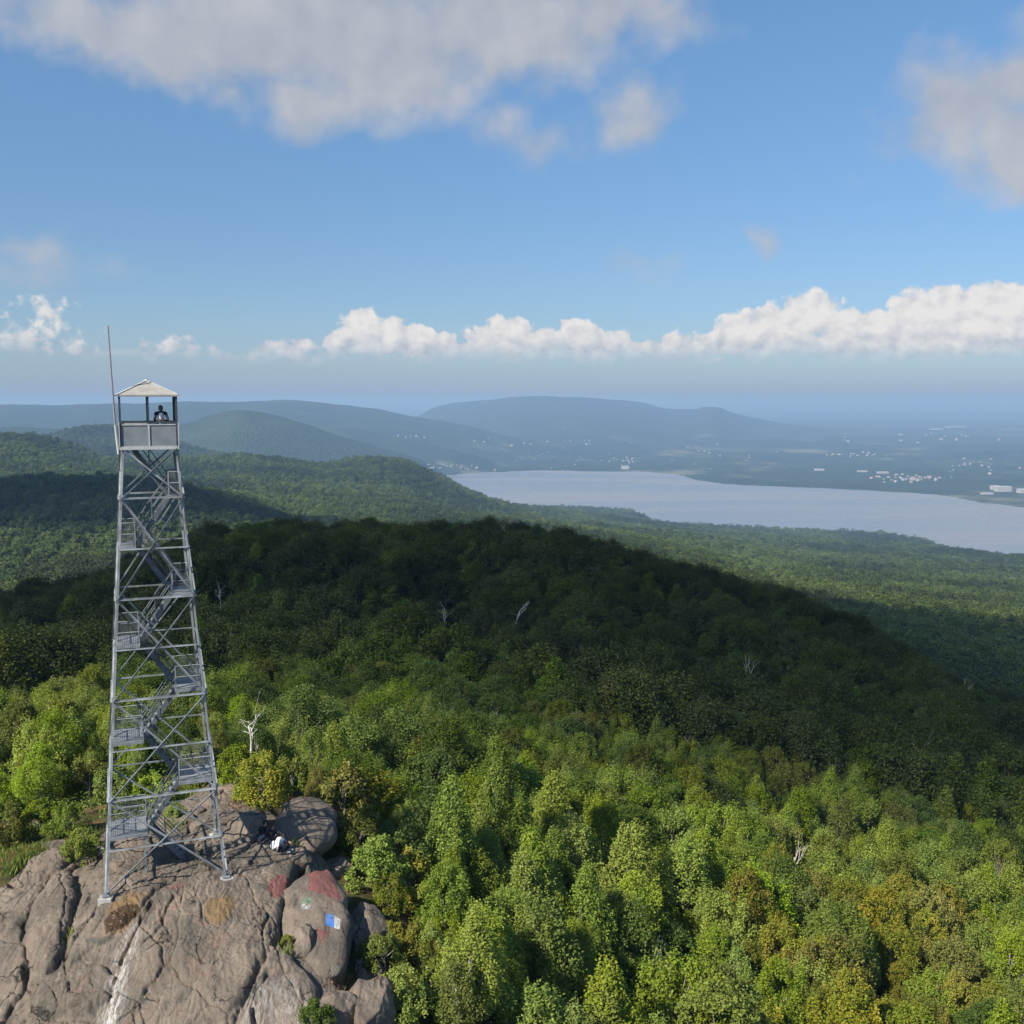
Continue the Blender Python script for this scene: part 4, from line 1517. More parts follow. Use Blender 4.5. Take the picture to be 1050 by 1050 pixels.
# visitor leaning on the cab rail, facing the camera
cx, cy = tw(0.50, -0.62)
front = math.atan2(-math.cos(TYAW), math.sin(TYAW))
J = dict(pelvis=(-.08, 0, .93), neck=(.13, 0, 1.40), head=(.18, 0, 1.535),
         sh_l=(.12, .19, 1.36), sh_r=(.12, -.19, 1.36), el_l=(.33, .27, 1.09), el_r=(.33, -.27, 1.09), wr_l=(.46, .07, 1.10), wr_r=(.44, -.06, 1.12),
         hd_l=(.50, -.06, 1.10), hd_r=(.49, .06, 1.13), hip_l=(-.08, .10, .90), hip_r=(-.08, -.10, .90), kn_l=(-.04, .11, .50), kn_r=(.0, -.11, .50),
         an_l=(-.12, .11, .09), an_r=(-.06, -.11, .09), to_l=(.06, .12, .045), to_r=(.12, -.12, .045))
person((cx, cy, ZF + .047), front, J, SK_D, CL_WHT, CL_NAVY, CL_BLK, HAIR_B, 'person in white top and dark sleeves leaning on the tower cab rail',
       sleeve_c=CL_NAVY, long_sleeve=False)


def sit(lean, knee=.40, foot=.52, arm='knees'):
    d = dict(pelvis=(0, 0, .14), neck=(lean, 0, .62), head=(lean + .07, 0, .745),
             sh_l=(lean - .01, .18, .57), sh_r=(lean - .01, -.18, .57),
             hip_l=(.02, .10, .13), hip_r=(.02, -.10, .13), kn_l=(knee, .13, .42), kn_r=(knee - .03, -.13, .40),
             an_l=(foot, .12, .085), an_r=(foot - .04, -.12, .085), to_l=(foot + .17, .13, .045), to_r=(foot + .13, -.13, .045))
    if arm == 'knees':
        d.update(el_l=(lean + .10, .26, .36), el_r=(lean + .10, -.26, .35), wr_l=(knee + .02, .10, .46), wr_r=(knee + .0, -.08, .46),
                 hd_l=(knee + .09, .0, .44), hd_r=(knee + .08, .0, .45))
    else:
        d.update(el_l=(lean + .14, .22, .36), el_r=(lean - .02, -.27, .33), wr_l=(knee + .10, .16, .40), wr_r=(.10, -.33, .10),
                 hd_l=(knee + .20, .14, .36), hd_r=(.22, -.35, .055))
    return d


def seat_at(px, py, rz):
    x, y, z = on_ground(px, py)
    return (x, y, z)


# people's facing: towards the right and slightly away
M_PACK = CL_GRY
x, y, z = on_ground(267, 861.5)
person((x, y, z), rad(10), sit(.14), SK_L, CL_BLK, CL_GRY, CL_BLK, HAIR_B, 'person in a black top sitting leftmost of the three on the rock', head_dir=(1, .1, -.35))
x, y, z = on_ground(275.5, 866)
person((x, y, z), rad(25), sit(.10), SK_L, CL_DRK, CL_NAVY, CL_BLK, HAIR_N, 'person with brown hair in dark clothes sitting between the black top and white shirt', head_dir=(1, .3, -.2), long_hair=True)
x, y, z = on_ground(284.5, 873.5)
person((x, y, z), rad(-8), sit(.16, arm='reach'), SK_L, CL_WHT, CL_NAVY, CL_GRY, HAIR_B, 'person in a white shirt and dark trousers sitting on the rock reaching forward', head_dir=(1, .1, -.4), long_sleeve=False)
# grey and white striped bag beside the white shirt
m, n, b = mat('bag_stripes', .85)
g = n.new('ShaderNodeNewGeometry')
wv_ = n.new('ShaderNodeTexWave')
wv_.inputs['Scale'].default_value = 2.2
n.l.new(g.outputs['Position'], wv_.inputs['Vector'])
n.put(b.inputs['Base Color'], n.mix(n.smooth(wv_.outputs['Fac'], .45, .55), (.10, .11, .16), (.60, .61, .66)))
x, y, z = on_ground(280.2, 872.5)
bag = empty('backpack', (x, y, z), 'grey and white striped backpack beside the person in the white shirt', 'backpack', rz=rad(20))
link('pouch', capsules([((0, 0, .13), (0.03, 0, .34), .13, .10, 1.15)], .012, 'bag_pouch'), m, bag)
link('pocket', capsules([((.12, 0, .12), (.13, 0, .20), .07, .06, 1.4)], .012, 'bag_pocket'), m, bag)
MB().tube([(-.10, .07, .40), (-.19, .08, .28), (-.12, .08, .08)], .016, 6).tube([(-.10, -.07, .40), (-.19, -.08, .28), (-.12, -.08, .08)], .016, 6).build('strap', CL_NAVY, bag, True)


# ------------------------------------------------------------------ trees
def leaf_cards(cent, nrm, size, clump, rng, aspect=0.62):
    n = len(cent)
    a = rng.normal(size=(n, 3))
    t = np.cross(nrm, a)
    t /= np.linalg.norm(t, axis=1)[:, None] + 1e-9
    b = np.cross(nrm, t)
    s = size[:, None]
    fold = nrm * s * 0.18
    v = np.stack([cent - t * s * .5, cent - b * s * aspect * .5 + fold, cent + t * s * .5, cent + b * s * aspect * .5 + fold], 1).reshape(-1, 3)
    q = np.arange(n * 4).reshape(n, 4)
    return v, q


def crown_mesh(name, puffc, puffr, nleaf, size, rng, up_bias=.66, squash=.75, lo_cut=-.5):
    per = np.maximum(8, (nleaf * puffr ** 2 / (puffr ** 2).sum())).astype(int)
    C, Nn, Cl, Vv, Sz = [], [], [], [], []
    for c, r, k in zip(puffc, puffr, per):
        d = rng.normal(size=(k * 2, 3))
        d /= np.linalg.norm(d, axis=1)[:, None]
        d = d[d[:, 2] > lo_cut + rng.normal(size=len(d)) * .25][:k]
        rad_ = r * (0.55 + 0.55 * rng.random(len(d)) ** .6)
        # twigs: a few leaves thrown outwards
        tw_ = rng.random(len(d)) < .30
        rad_ = np.where(tw_, rad_ * rng.uniform(1.1, 1.75, len(d)), rad_)
        d = np.where(tw_[:, None], d * .55 + np.array([0, 0, .75]), d)
        p = c + d * rad_[:, None] * np.array([1, 1, squash])
        nn = d * (1 - up_bias) + np.array([0, 0, up_bias]) + rng.normal(size=d.shape) * .42
        nn /= np.linalg.norm(nn, axis=1)[:, None]
        C.append(p)
        Nn.append(nn)
        Cl.append(np.full(len(d), rng.random()))
        Vv.append(np.clip(rng.normal(.5, .22, len(d)), 0, 1))
        Sz.append(size * rng.uniform(.65, 1.35, len(d)))
    C, Nn = np.concatenate(C), np.concatenate(Nn)
    v, q = leaf_cards(C, Nn, np.concatenate(Sz), None, rng)
    me = np_mesh(name, v, quads=q)
    for nm, vals in (('v', np.concatenate(Vv)), ('clump', np.concatenate(Cl))):
        a = me.attributes.new(nm, 'FLOAT', 'FACE')
        a.data.foreach_set('value', vals.astype(np.float32))
    return me


def tree_meshes(kind, seed, Ht, R, nleaf, size, npuff, shape='round', mleaf=None):
    rng = np.random.default_rng(seed)
    lean = rng.normal(0, .05 * Ht, 2)
    if shape == 'upright':
        zlo, prof = .30, lambda t: (1 - t) ** .62 * (.45 + .55 * np.minimum(1, t * 4))
    elif shape == 'bush':
        zlo, prof = .08, lambda t: np.sqrt(np.clip(1 - t ** 2.2, 0, 1))
    else:
        zlo, prof = .34, lambda t: np.sqrt(np.clip(1 - (t * 1.5 - .5) ** 2, 0.02, 1))
    pc, pr = [], []
    lobes = rng.uniform(.72, 1.2, 7)
    for i in range(npuff):
        t = rng.random() ** .85
        a = rng.random() * 2 * math.pi
        lb = lobes[int(a / (2 * math.pi) * 7) % 7]
        rr_ = R * prof(t) * lb * (.35 + .65 * rng.random() ** .5)
        z = Ht * (zlo + (1 - zlo) * t * (.86 + .16 * rng.random()))
        pc.append((rr_ * math.cos(a) + lean[0] * t, rr_ * math.sin(a) + lean[1] * t, z))
        base = (.165 if kind not in ('ridge_oak', 'far_oak', 'dark_tree') else .21) * R
        pr.append(base * rng.uniform(.55, 1.55) * (1.08 - .35 * t))
    if shape == 'upright':                  # several leaders, each with its own narrow top
        for k in range(4):
            a, q = rng.random() * 2 * math.pi, R * rng.uniform(.45, 1.0)
            zt = Ht * rng.uniform(.55, .88)
            for j in range(7):
                t = j / 6
                pc.append((q * math.cos(a) * (1 - .15 * t) + rng.normal(0, .06 * R), q * math.sin(a) * (1 - .15 * t) + rng.normal(0, .06 * R), zt * (.62 + .38 * t)))
                pr.append(R * .17 * (1.2 - .8 * t))
        npuff = len(pc)
    pc, pr = np.array(pc), np.array(pr)
    crown = crown_mesh(kind + '_crown', pc, pr, nleaf, size, rng, squash={'upright': 1.35, 'round': 1.12, 'bush': 1.0}[shape] if kind not in ('ridge_oak', 'far_oak', 'dark_tree') else .78)
    tb = MB()
    tr_h = Ht * (.85 if shape == 'upright' else .68)
    tp = [(lean[0] * s * .8 + rng.normal(0, .012 * Ht), lean[1] * s * .8 + rng.normal(0, .012 * Ht), tr_h * s - (.4 if s == 0 else 0)) for s in (0, .25, .5, .75, 1)]
    r0 = .018 * Ht + .02
    if shape == 'bush':
        tp = [(0, 0, -.2), (lean[0] * .3, lean[1] * .3, Ht * .35), (lean[0] * .5, lean[1] * .5, Ht * .6)]
    tb.tube(tp, list(np.linspace(r0, r0 * .3, len(tp))), 6)
    pick = rng.permutation(npuff)[:min(npuff, 14)]
    for i in pick:
        c = Vector(pc[i])
        s = min(.92, max(.15, (c.z / tr_h) * rng.uniform(.45, .75)))
        k = min(int(s * (len(tp) - 1)), len(tp) - 2)
        fr = s * (len(tp) - 1) - k
        p0 = Vector(tp[k]).lerp(Vector(tp[k + 1]), fr)
        mid = p0.lerp(c, .5) + Vector((0, 0, -.05 * Ht * rng.random()))
        tb.tube([p0, mid, c], [r0 * .42, r0 * .28, r0 * .10], 4, False)
    trunk = tb.mesh(kind + '_trunk', True)
    return crown, trunk


KINDS = {}


def kind(key, desc, cat, mleaf, shape, specs):
    KINDS[key] = []
    for i, (Ht, R, nleaf, size, npuff) in enumerate(specs):
        c, t = tree_meshes(key, hash(key) % 1 + 1000 + len(KINDS) * 50 + i, Ht, R, nleaf, size, npuff, shape)
        c.materials.append(mleaf)
        t.materials.append(M_BARK)
        KINDS[key].append((c, t, Ht, R))
    KINDS[key + '_d'] = (desc, cat)


kind('bright_tree', 'leafy bright green tree', 'tree', M_BRIGHT, 'round', [(5.6, 2.0, 10800, .13, 99), (6.2, 2.2, 12000, .13, 115), (5.0, 1.8, 9600, .12, 85)])
kind('aspen_tree', 'slender pale green tree', 'tree', M_BRIGHT, 'upright', [(6.2, 1.9, 11000, .115, 90), (5.4, 1.6, 9600, .115, 80), (6.8, 2.0, 12000, .12, 100), (4.6, 1.5, 8600, .11, 70)])
kind('yellow_tree', 'yellow-tinged leafy tree', 'tree', M_YELLOW, 'round', [(5.2, 1.8, 10200, .12, 92), (6.0, 1.5, 9600, .12, 95)])
kind('dark_tree', 'broad dark green tree', 'tree', M_DARK, 'round', [(6.0, 2.4, 12000, .14, 102), (5.4, 2.1, 10800, .14, 89), (6.6, 2.5, 13200, .14, 112)])
kind('olive_tree', 'dull olive tree', 'tree', M_OLIVE, 'round', [(5.4, 1.9, 10200, .12, 92), (6.3, 1.7, 10200, .12, 99)])
kind('shrub', 'leafy shrub', 'shrub', M_BRIGHT, 'bush', [(1.9, 1.25, 6000, .10, 56), (1.5, 1.0, 4560, .10, 46)])
kind('yellow_shrub', 'yellowish shrub', 'shrub', M_YELLOW, 'bush', [(2.2, 1.35, 6720, .10, 59), (1.7, 1.1, 5040, .10, 49)])
kind('olive_shrub', 'olive green shrub', 'shrub', M_OLIVE, 'bush', [(1.9, 1.25, 6000, .10, 56), (2.6, 1.5, 7800, .11, 69)])
kind('dark_shrub', 'dark green shrub', 'shrub', M_DARK, 'bush', [(1.6, 1.1, 5400, .10, 49), (2.4, 1.6, 7800, .11, 66)])


def plant(key, var, x, y, s, rz, label, group=None, z=None, name=None):
    c, t, Ht, R = KINDS[key][var % len(KINDS[key])]
    z = g1(x, y) if z is None else z
    nm = name or key
    r = empty(nm, (x, y, z - .05), label, KINDS[key + '_d'][1], group, rz)
    r.scale = (s, s, s)
    for n_, me_ in (('crown', c), ('trunk' if KINDS[key + '_d'][1] == 'tree' else 'stem', t)):
        o = bpy.data.objects.new(n_, me_)
        COL.objects.link(o)
        o.parent = r
    return r


# shrubs placed one by one round the outcrop
SHR = [(22, 806, 'shrub', 0, 1.35, 'tall bright bush left of the tower behind the pale rock'),
       (62, 796, 'shrub', 1, 1.6, 'rounded bright bush left of the tower among taller trees'),
       (92, 806, 'olive_shrub', 0, 1.3, 'olive bush close behind the left tower leg'),
       (42, 836, 'shrub', 1, 1.0, 'low bright bush between the pale rock and the tower'),
       (-8, 822, 'shrub', 0, 1.3, 'bright bush half cut by the left edge'),
       (105, 780, 'yellow_shrub', 1, 1.3, 'yellow-green bush behind the left edge of the tower'),(270, 808, 'yellow_shrub', 0, 1.2, 'pale yellow-green shrub left of and behind the big smooth boulder'),
       (300, 800, 'olive_shrub', 0, 1.15, 'olive shrub behind the big smooth boulder, left of the golden one'),
       (354, 826, 'yellow_shrub', 1, 1.9, 'golden shrub at the far right side of the big smooth boulder'),
       (378, 834, 'yellow_shrub', 0, 1.6, 'broad golden shrub behind and right of the big smooth boulder'),
       (368, 872, 'olive_shrub', 1, .9, 'broad olive shrub below the golden shrubs, right of the big smooth boulder'),
       (385, 895, 'shrub', 0, 1.25, 'bright green shrub right of the red painted end of the slab'),
       (408, 875, 'dark_shrub', 1, 1.1, 'dark shrub standing behind the bright one right of the painted slab'),
       (420, 905, 'yellow_shrub', 1, 1.3, 'rust-tinged shrub above the orange soil'),
       (398, 918, 'olive_shrub', 0, .8, 'olive shrub directly behind the square boulder'),
       (402, 962, 'yellow_shrub', 1, .62, 'small yellow shrub right of the square boulder at the orange soil'),
       (372, 962, 'shrub', 1, .42, 'little bright sprig between the painted slab and the square boulder'),
       (395, 985, 'olive_shrub', 0, .85, 'grey-green bush right of the large rounded corner boulder'),
       (428, 985, 'yellow_shrub', 0, 1.0, 'yellow-green bush just below the orange soil'),
       (415, 1030, 'shrub', 0, 1.05, 'green bush at the bottom edge beside the outcrop'),
       (325, 1047, 'dark_shrub', 0, .62, 'small dark bush growing on the bottom of the outcrop'),
       (295, 968, 'olive_shrub', 0, .28, 'tuft of green in the hollow beside the small angular stone'),
       (85, 868, 'shrub', 1, .95, 'bright low bush behind the left front leg of the tower'),
       (70, 845, 'shrub', 0, .8, 'bright bush just left of the tower above the flat pinkish rock'),
       (5, 850, 'olive_shrub', 0, 1.0, 'olive bush at the left edge beside the pale rock'),
       (120, 815, 'shrub', 0, 1.2, 'bright bush seen through the left side of the tower'),
       (160, 812, 'shrub', 1, 1.2, 'bright bush seen through the middle of the tower'),
       (180, 832, 'shrub', 1, .55, 'small yellow-green tuft among the stones behind the stair'),
       (205, 785, 'olive_shrub', 0, 1.2, 'olive bush behind the right rear tower leg'),
       (245, 790, 'shrub', 0, 1.1, 'green bush at the upper end of the outcrop right of the tower')]
for i, (px, py, k, v, s, lb) in enumerate(SHR):
    x, y, z = on_ground(px, min(py + 14 * s, 1090))
    plant(k, v, x, y, s, i * 1.3, lb, 'shrubs around the rock outcrop', z, 'shrub')

# scatter the wood on the near slope
rng = np.random.default_rng(5)


def scatter(rmin, rmax, spacing, th0=-34, th1=34):
    out = []
    r = rmin
    while r < rmax:
        sp = spacing(r)
        n = max(1, int(r * rad(th1 - th0) / sp))
        off = rng.random()
        for k in range(n):
            t = rad(th0) + (k + off + rng.normal(0, .22)) * rad(th1 - th0) / n
            q = r + rng.normal(0, .25 * sp)
            out.append((q * math.sin(t), q * math.cos(t)))
        r += sp * .88
    return np.array(out)


def on_dist(px, py):
    """ground point so that something standing there shows its foot a little below the pixel"""
    d = ray(px, py)
    ts = np.exp(np.linspace(math.log(36), math.log(420), 900))
    xs, ys, zs = d[0] * ts, d[1] * ts, CAMZ + d[2] * ts
    k = np.argmax(zs <= ground(xs, ys))
    return float(xs[k]), float(ys[k]), float(ground(xs[k:k + 1], ys[k:k + 1])[0])


DEADS = [(258, 804, 4.6, 'large pale dead tree right of the tower above the outcrop', .85), (768, 735, 8.0, 'wide pale dead tree in the shaded wood toward the right', .6),
         (528, 665, 8.0, 'forked dead tree in the middle of the shaded wood', .5), (468, 785, 6.0, 'thin dead tree on the upper sunlit slope, left of another', .4),
         (488, 790, 6.0, 'dead tree with several upright stems right of the thin one', .4), (332, 660, 8.0, 'dead tree in shade above and right of the large pale one', .5),
         (458, 672, 7.0, 'small dead tree in shade left of the forked one', .5), (520, 578, 9.0, 'tiny dead tree just under the ridge line', .5),
         (100, 665, 7.0, 'dead tree just left of the tower in the shaded wood', .5), (226, 648, 7.0, 'dead tree touching the right edge of the tower in the shade', .5),
         (812, 935, 5.5, 'leaning white dead tree among the green trees low toward the right', .5), (940, 800, 6.5, 'dead tree at the right where sun meets shade', .5),
         (700, 800, 6.0, 'grey dead tree beside the yellow crown at the edge of the shade', .4), (10, 750, 5.0, 'bare dead tree at the left edge over bright bushes', .6),
         (985, 742, 8.0, 'dead tree near the right edge in the shaded wood', .5), (670, 1050, 5.0, 'pale leaning dead stem at the bottom edge', .3)]
DPOS = np.array([on_dist(d[0], d[1])[:2] for d in DEADS])


def clear_of_dead(p, r):
    """keep the view of the dead trees open: nothing right at them or just in front"""
    ok = np.ones(len(p), bool)
    for x, y in DPOS:
        q = np.hypot(x, y)
        ux, uy = x / q, y / q
        k = r * (1 + (q - 60) / 300)
        a = (p[:, 0] - x) * ux + (p[:, 1] - y) * uy
        b = -(p[:, 0] - x) * uy + (p[:, 1] - y) * ux
        ok &= ~((np.abs(b) < k * .8) & (a < k) & (a > -2.6 * k))
    return ok


pts = scatter(33, 118, lambda r: 2.35 + max(0, (r - 75) * .022))
o_in = sdf(pts[:, 0], pts[:, 1], OUT)
clear = world_poly([(-300, 1180), (-300, 850), (-120, 830), (0, 820), (60, 800), (200, 770), (262, 785), (345, 800), (420, 850), (440, 960), (428, 1060), (420, 1130)])
cl_in = sdf(pts[:, 0], pts[:, 1], clear)
pts = pts[(o_in < -0.6) & (cl_in < 0.2) & clear_of_dead(pts, 1.9)]
gz_ = ground(pts[:, 0], pts[:, 1])
info = []
for (x, y), z in zip(pts, gz_):
    px, py = project(x, y, z + 3.5)
    if px < -60 or px > 1110 or py > 1190 or (px < 400 and py > 990):
        continue
    info.append((math.hypot(x, y), x, y, float(z), px, py))
info.sort()
near_trees, rest = info[:268], info[268:]


def choose(px, py, x, y, r):
    n1 = float(vnoise(np.array([x / 7.]), np.array([y / 7.]), 77)[0]) + .5
    u = rng.random()
    if px < 130:
        return 'bright_tree' if u < .62 else ('aspen_tree' if u < .8 else 'olive_tree')
    if py > 940 and 760 < px < 1000:
        return 'yellow_tree' if u < .55 else ('olive_tree' if u < .7 else 'bright_tree')
    if py < 740:
        return 'dark_tree' if u < .55 else ('olive_tree' if u < .8 else 'bright_tree')
    if n1 > .52:
        return 'aspen_tree' if u < .70 else 'bright_tree'
    if n1 < .30:
        return 'dark_tree' if u < .5 else ('olive_tree' if u < .75 else 'bright_tree')
    return 'bright_tree' if u < .46 else ('yellow_tree' if u < .60 else ('olive_tree' if u < .78 else ('dark_tree' if u < .88 else 'aspen_tree')))


ORD = 'first second third fourth fifth sixth seventh eighth ninth tenth eleventh twelfth thirteenth fourteenth fifteenth sixteenth seventeenth eighteenth nineteenth twentieth'.split()
plan = []
for (r, x, y, z, px, py) in near_trees:
    k = choose(px, py, x, y, r)
    s = rng.uniform(.50, 1.18) * (1.12 if k == 'aspen_tree' else 1.0)
    if px < 450:
        s *= .58 if r < 64 else .74
    elif px < 520 and r < 60:
        s *= .8
    py2 = project(x, y, z + 3.4 * s)[1]
    plan.append([k, rng.integers(0, 3), x, y, z, s, rng.random() * 6.28, px, py2])
BANDS = [(1000, 'along the bottom edge'), (955, 'near the bottom edge'), (915, 'low on the slope'), (875, 'on the lower slope'),
         (840, 'on the middle slope'), (805, 'on the upper slope'), (770, 'high on the slope'), (-999, 'by the shade line')]
seen_cnt = {}
for p in sorted(plan, key=lambda p: p[7]):
    bi = next(i for i, (t, _) in enumerate(BANDS) if p[8] > t)
    sidew = 'left of the tower' if p[7] < 110 else ('near the outcrop' if p[7] < 480 else ('in the middle' if p[7] < 760 else 'toward the right edge'))
    key = (p[0], bi, sidew)
    c = seen_cnt.get(key, 0)
    seen_cnt[key] = c + 1
    p.append('%s %s %s, %s from left' % (KINDS[p[0] + '_d'][0], BANDS[bi][1], sidew, ORD[min(c, 19)]))
for p in plan:
    plant(p[0], int(p[1]), p[2], p[3], p[5], p[6], p[9], 'trees on the sunlit slope', p[4], 'tree')


# dead bare trees
def dead_tree(px, py, Ht, seed, label, spread=.5):
    rng2 = random.Random(seed)
    x, y, z = on_dist(px, py)
    mb = MB()

    def grow(p, d, L, r, lev):
        pts_, rs2 = [p], [r]
        q, dd = p.copy(), d.copy()
        for i in range(4):
            dd = (dd + Vector((rng2.gauss(0, .16), rng2.gauss(0, .16), rng2.gauss(.03, .1)))).normalized()
            q = q + dd * L / 4
            pts_.append(q.copy())
            rs2.append(r * (1 - .14 * (i + 1)))
        mb.tube(pts_, rs2, 5)
        if lev < 3:
            for i in range(3 if lev < 2 else 2):
                k = rng2.randint(2, 4)
                nd = (dd + Vector((rng2.gauss(0, spread), rng2.gauss(0, spread), rng2.gauss(.12, .3)))).normalized()
                grow(pts_[k], nd, L * rng2.uniform(.45, .75), rs2[k] * .72, lev + 1)
    tr = MB()
    mbs = mb
    grow(Vector((0, 0, Ht * .35)), Vector((rng2.gauss(0, .2), rng2.gauss(0, .2), 1)).normalized(), Ht * .46, .026 * Ht * .8, 0)
    r = empty('dead_tree', (x, y, z - .1), label, 'dead tree', 'bare dead trees in the wood', rng2.random() * 6)
    tr.tube([(0, 0, -.3), (.03, .02, Ht * .18), (0, 0, Ht * .36)], [.026 * Ht, .021 * Ht, .018 * Ht], 6)
    tr.build('trunk', M_DEAD, r, True)
    mb.build('branches', M_DEAD, r, True)
    return r


for i, (px, py, Ht, lb, sp) in enumerate(DEADS):
    dead_tree(px, py, Ht, 300 + i, lb, sp)


# ------------------------------------------------------------------ the rest of the woods: instances on points
def gn_forest(name, P3, scl, rot, ind, srcs, label):
    me = bpy.data.meshes.new(name)
    me.vertices.add(len(P3))
    me.vertices.foreach_set('co', np.asarray(P3, np.float32).ravel())
    for nm, arr in (('scl', scl), ('rot', rot)):
        add_attr(me, nm, arr)
    a = me.attributes.new('ind', 'INT', 'POINT')
    a.data.foreach_set('value', np.asarray(ind, np.int32))
    me.update()
    coll = bpy.data.collections.new(name + '_kinds')
    for i, (c, t) in enumerate(srcs):
        # crown and trunk of one kind joined into a single source mesh
        bmm = bmesh.new()
        mats_ = []
        for q in (c, t):
            if q is None:
                continue
            k0 = len(mats_)
            bmm.from_mesh(q)
            bmm.faces.ensure_lookup_table()
            mats_.append(q.materials[0])
            if k0:
                for f in bmm.faces[nf:]:
                    f.material_index = 1
            nf = len(bmm.faces)
        m2 = bpy.data.meshes.new('%s_src' % name)
        bmm.to_mesh(m2)
        bmm.free()
        for q in mats_:
            m2.materials.append(q)
        o = bpy.data.objects.new('%s_%02d' % (name, i), m2)
        coll.objects.link(o)
    o = bpy.data.objects.new(name, me)
    COL.objects.link(o)
    ng = bpy.data.node_groups.new(name, 'GeometryNodeTree')
    ng.interface.new_socket('Geometry', in_out='INPUT', socket_type='NodeSocketGeometry')
    ng.interface.new_socket('Geometry', in_out='OUTPUT', socket_type='NodeSocketGeometry')
    n = ng.nodes
    gi, go = n.new('NodeGroupInput'), n.new('NodeGroupOutput')
    iop = n.new('GeometryNodeInstanceOnPoints')
    ci = n.new('GeometryNodeCollectionInfo')
    ci.inputs['Collection'].default_value = coll
    ci.inputs['Separate Children'].default_value = True
    ci.inputs['Reset Children'].default_value = True
    iop.inputs['Pick Instance'].default_value = True

    def attr(nm, typ):
        q = n.new('GeometryNodeInputNamedAttribute')
        q.data_type = typ
        q.inputs['Name'].default_value = nm
        return q.outputs['Attribute']
    cx_ = n.new('ShaderNodeCombineXYZ')
    L = ng.links.new
    L(attr('rot', 'FLOAT'), cx_.inputs[2])
    L(gi.outputs[0], iop.inputs['Points'])
    L(ci.outputs[0], iop.inputs['Instance'])
    L(attr('ind', 'INT'), iop.inputs['Instance Index'])
    L(cx_.outputs[0], iop.inputs['Rotation'])
    L(attr('scl', 'FLOAT'), iop.inputs['Scale'])
    L(iop.outputs[0], go.inputs[0])
    md = o.modifiers.new('scatter', 'NODES')
    md.node_group = ng
    return tag(o, label, 'forest', kind='stuff')


# remaining near trees of the sunlit slope
order = ['bright_tree', 'aspen_tree', 'yellow_tree', 'dark_tree', 'olive_tree']
src, base_i = [], {}
for k in order:
    base_i[k] = len(src)
    src += [(c, t) for c, t, _, _ in KINDS[k]]
P3, sc_, rt_, id_ = [], [], [], []
for (r, x, y, z, px, py) in rest:
    k = choose(px, py, x, y, r)
    P3.append((x, y, z - .1))
    sc_.append(rng.uniform(.85, 1.2) * (.85 if px < 300 and r < 90 else 1))
    rt_.append(rng.random() * 6.28)
    id_.append(base_i[k] + int(rng.integers(0, len(KINDS[k]))))
gn_forest('slope_forest', P3, sc_, rt_, id_, src, 'leafy trees of the upper slope where sun gives way to shade')

# ridge oaks, 110 m to 420 m
oaks = []
for i in range(7):
    Ht, R = [(8, 3.6), (9, 4.2), (7.5, 3.2), (8.5, 4.4), (9.5, 3.8), (7, 3.0), (8, 2.6)][i]
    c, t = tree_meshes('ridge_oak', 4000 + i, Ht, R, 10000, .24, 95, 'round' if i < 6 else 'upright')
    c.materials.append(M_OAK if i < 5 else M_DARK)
    t.materials.append(M_BARK)
    oaks.append((c, t))
pts = scatter(114, 430, lambda r: 4.7 + (r - 110) * .003, -33, 33)
pts = pts[clear_of_dead(pts, 2.6)]
z_ = terrain(pts[:, 0], pts[:, 1])
nz = vnoise(pts[:, 0] / 40, pts[:, 1] / 40, 91)
sc = rng.uniform(.6, 1.2, len(pts)) * (1 + .35 * nz)
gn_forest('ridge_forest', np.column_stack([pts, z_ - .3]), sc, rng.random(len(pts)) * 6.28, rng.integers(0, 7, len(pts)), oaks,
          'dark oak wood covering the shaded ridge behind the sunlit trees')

# distant canopy, 430 m to 4.4 km
fars = []
for i in range(6):
    Ht, R = [(11, 4.8), (12, 5.4), (10, 4.2), (12.5, 5), (10.5, 5.6), (11.5, 4)][i]
    rg = np.random.default_rng(5000 + i)
    c, t = tree_meshes('far_oak', 5000 + i, Ht, R, 1100, .85, 40, 'round')
    c.materials.append(M_FAR)
    fars.append((c, None))
pts = np.concatenate([scatter(430, 1700, lambda r: 7.6 + (r - 430) * .0007, -31, 31), scatter(1700, 4450, lambda r: 11.5 + (r - 1700) * .002, -31, 31)])
r_ = np.hypot(pts[:, 0], pts[:, 1])
t_ = np.arctan2(pts[:, 0], pts[:, 1])
z_ = terrain(pts[:, 0], pts[:, 1])
# leave out what no one near the camera could see behind the ridges
tg = np.linspace(rad(-33), rad(33), 700)
rg_ = np.exp(np.linspace(math.log(120), math.log(4700), 500))
zz = terrain((rg_[None] * np.sin(tg)[:, None]).ravel(), (rg_[None] * np.cos(tg)[:, None]).ravel()).reshape(700, 500)
el_ = np.maximum.accumulate((zz + 1.0 - CAMZ) / rg_[None], axis=1)
ti = np.clip(((t_ - tg[0]) / (tg[1] - tg[0])).astype(int), 0, 699)
rj = np.clip(np.searchsorted(rg_, r_) - 2, 0, 499)
vis = (z_ + 26 - CAMZ) / r_ > el_[ti, rj]
vis &= z_ > -468.5
pts, r_, z_ = pts[vis], r_[vis], z_[vis]
sc = rng.uniform(.55, 1.3, len(pts)) * np.interp(r_, [430, 1700, 1701, 4450], [.92, 1.1, 1.35, 1.8])
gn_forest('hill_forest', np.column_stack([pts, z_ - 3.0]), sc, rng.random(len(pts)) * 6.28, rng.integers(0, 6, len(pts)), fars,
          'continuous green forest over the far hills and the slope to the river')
print('forest', len(rest), len(sc))

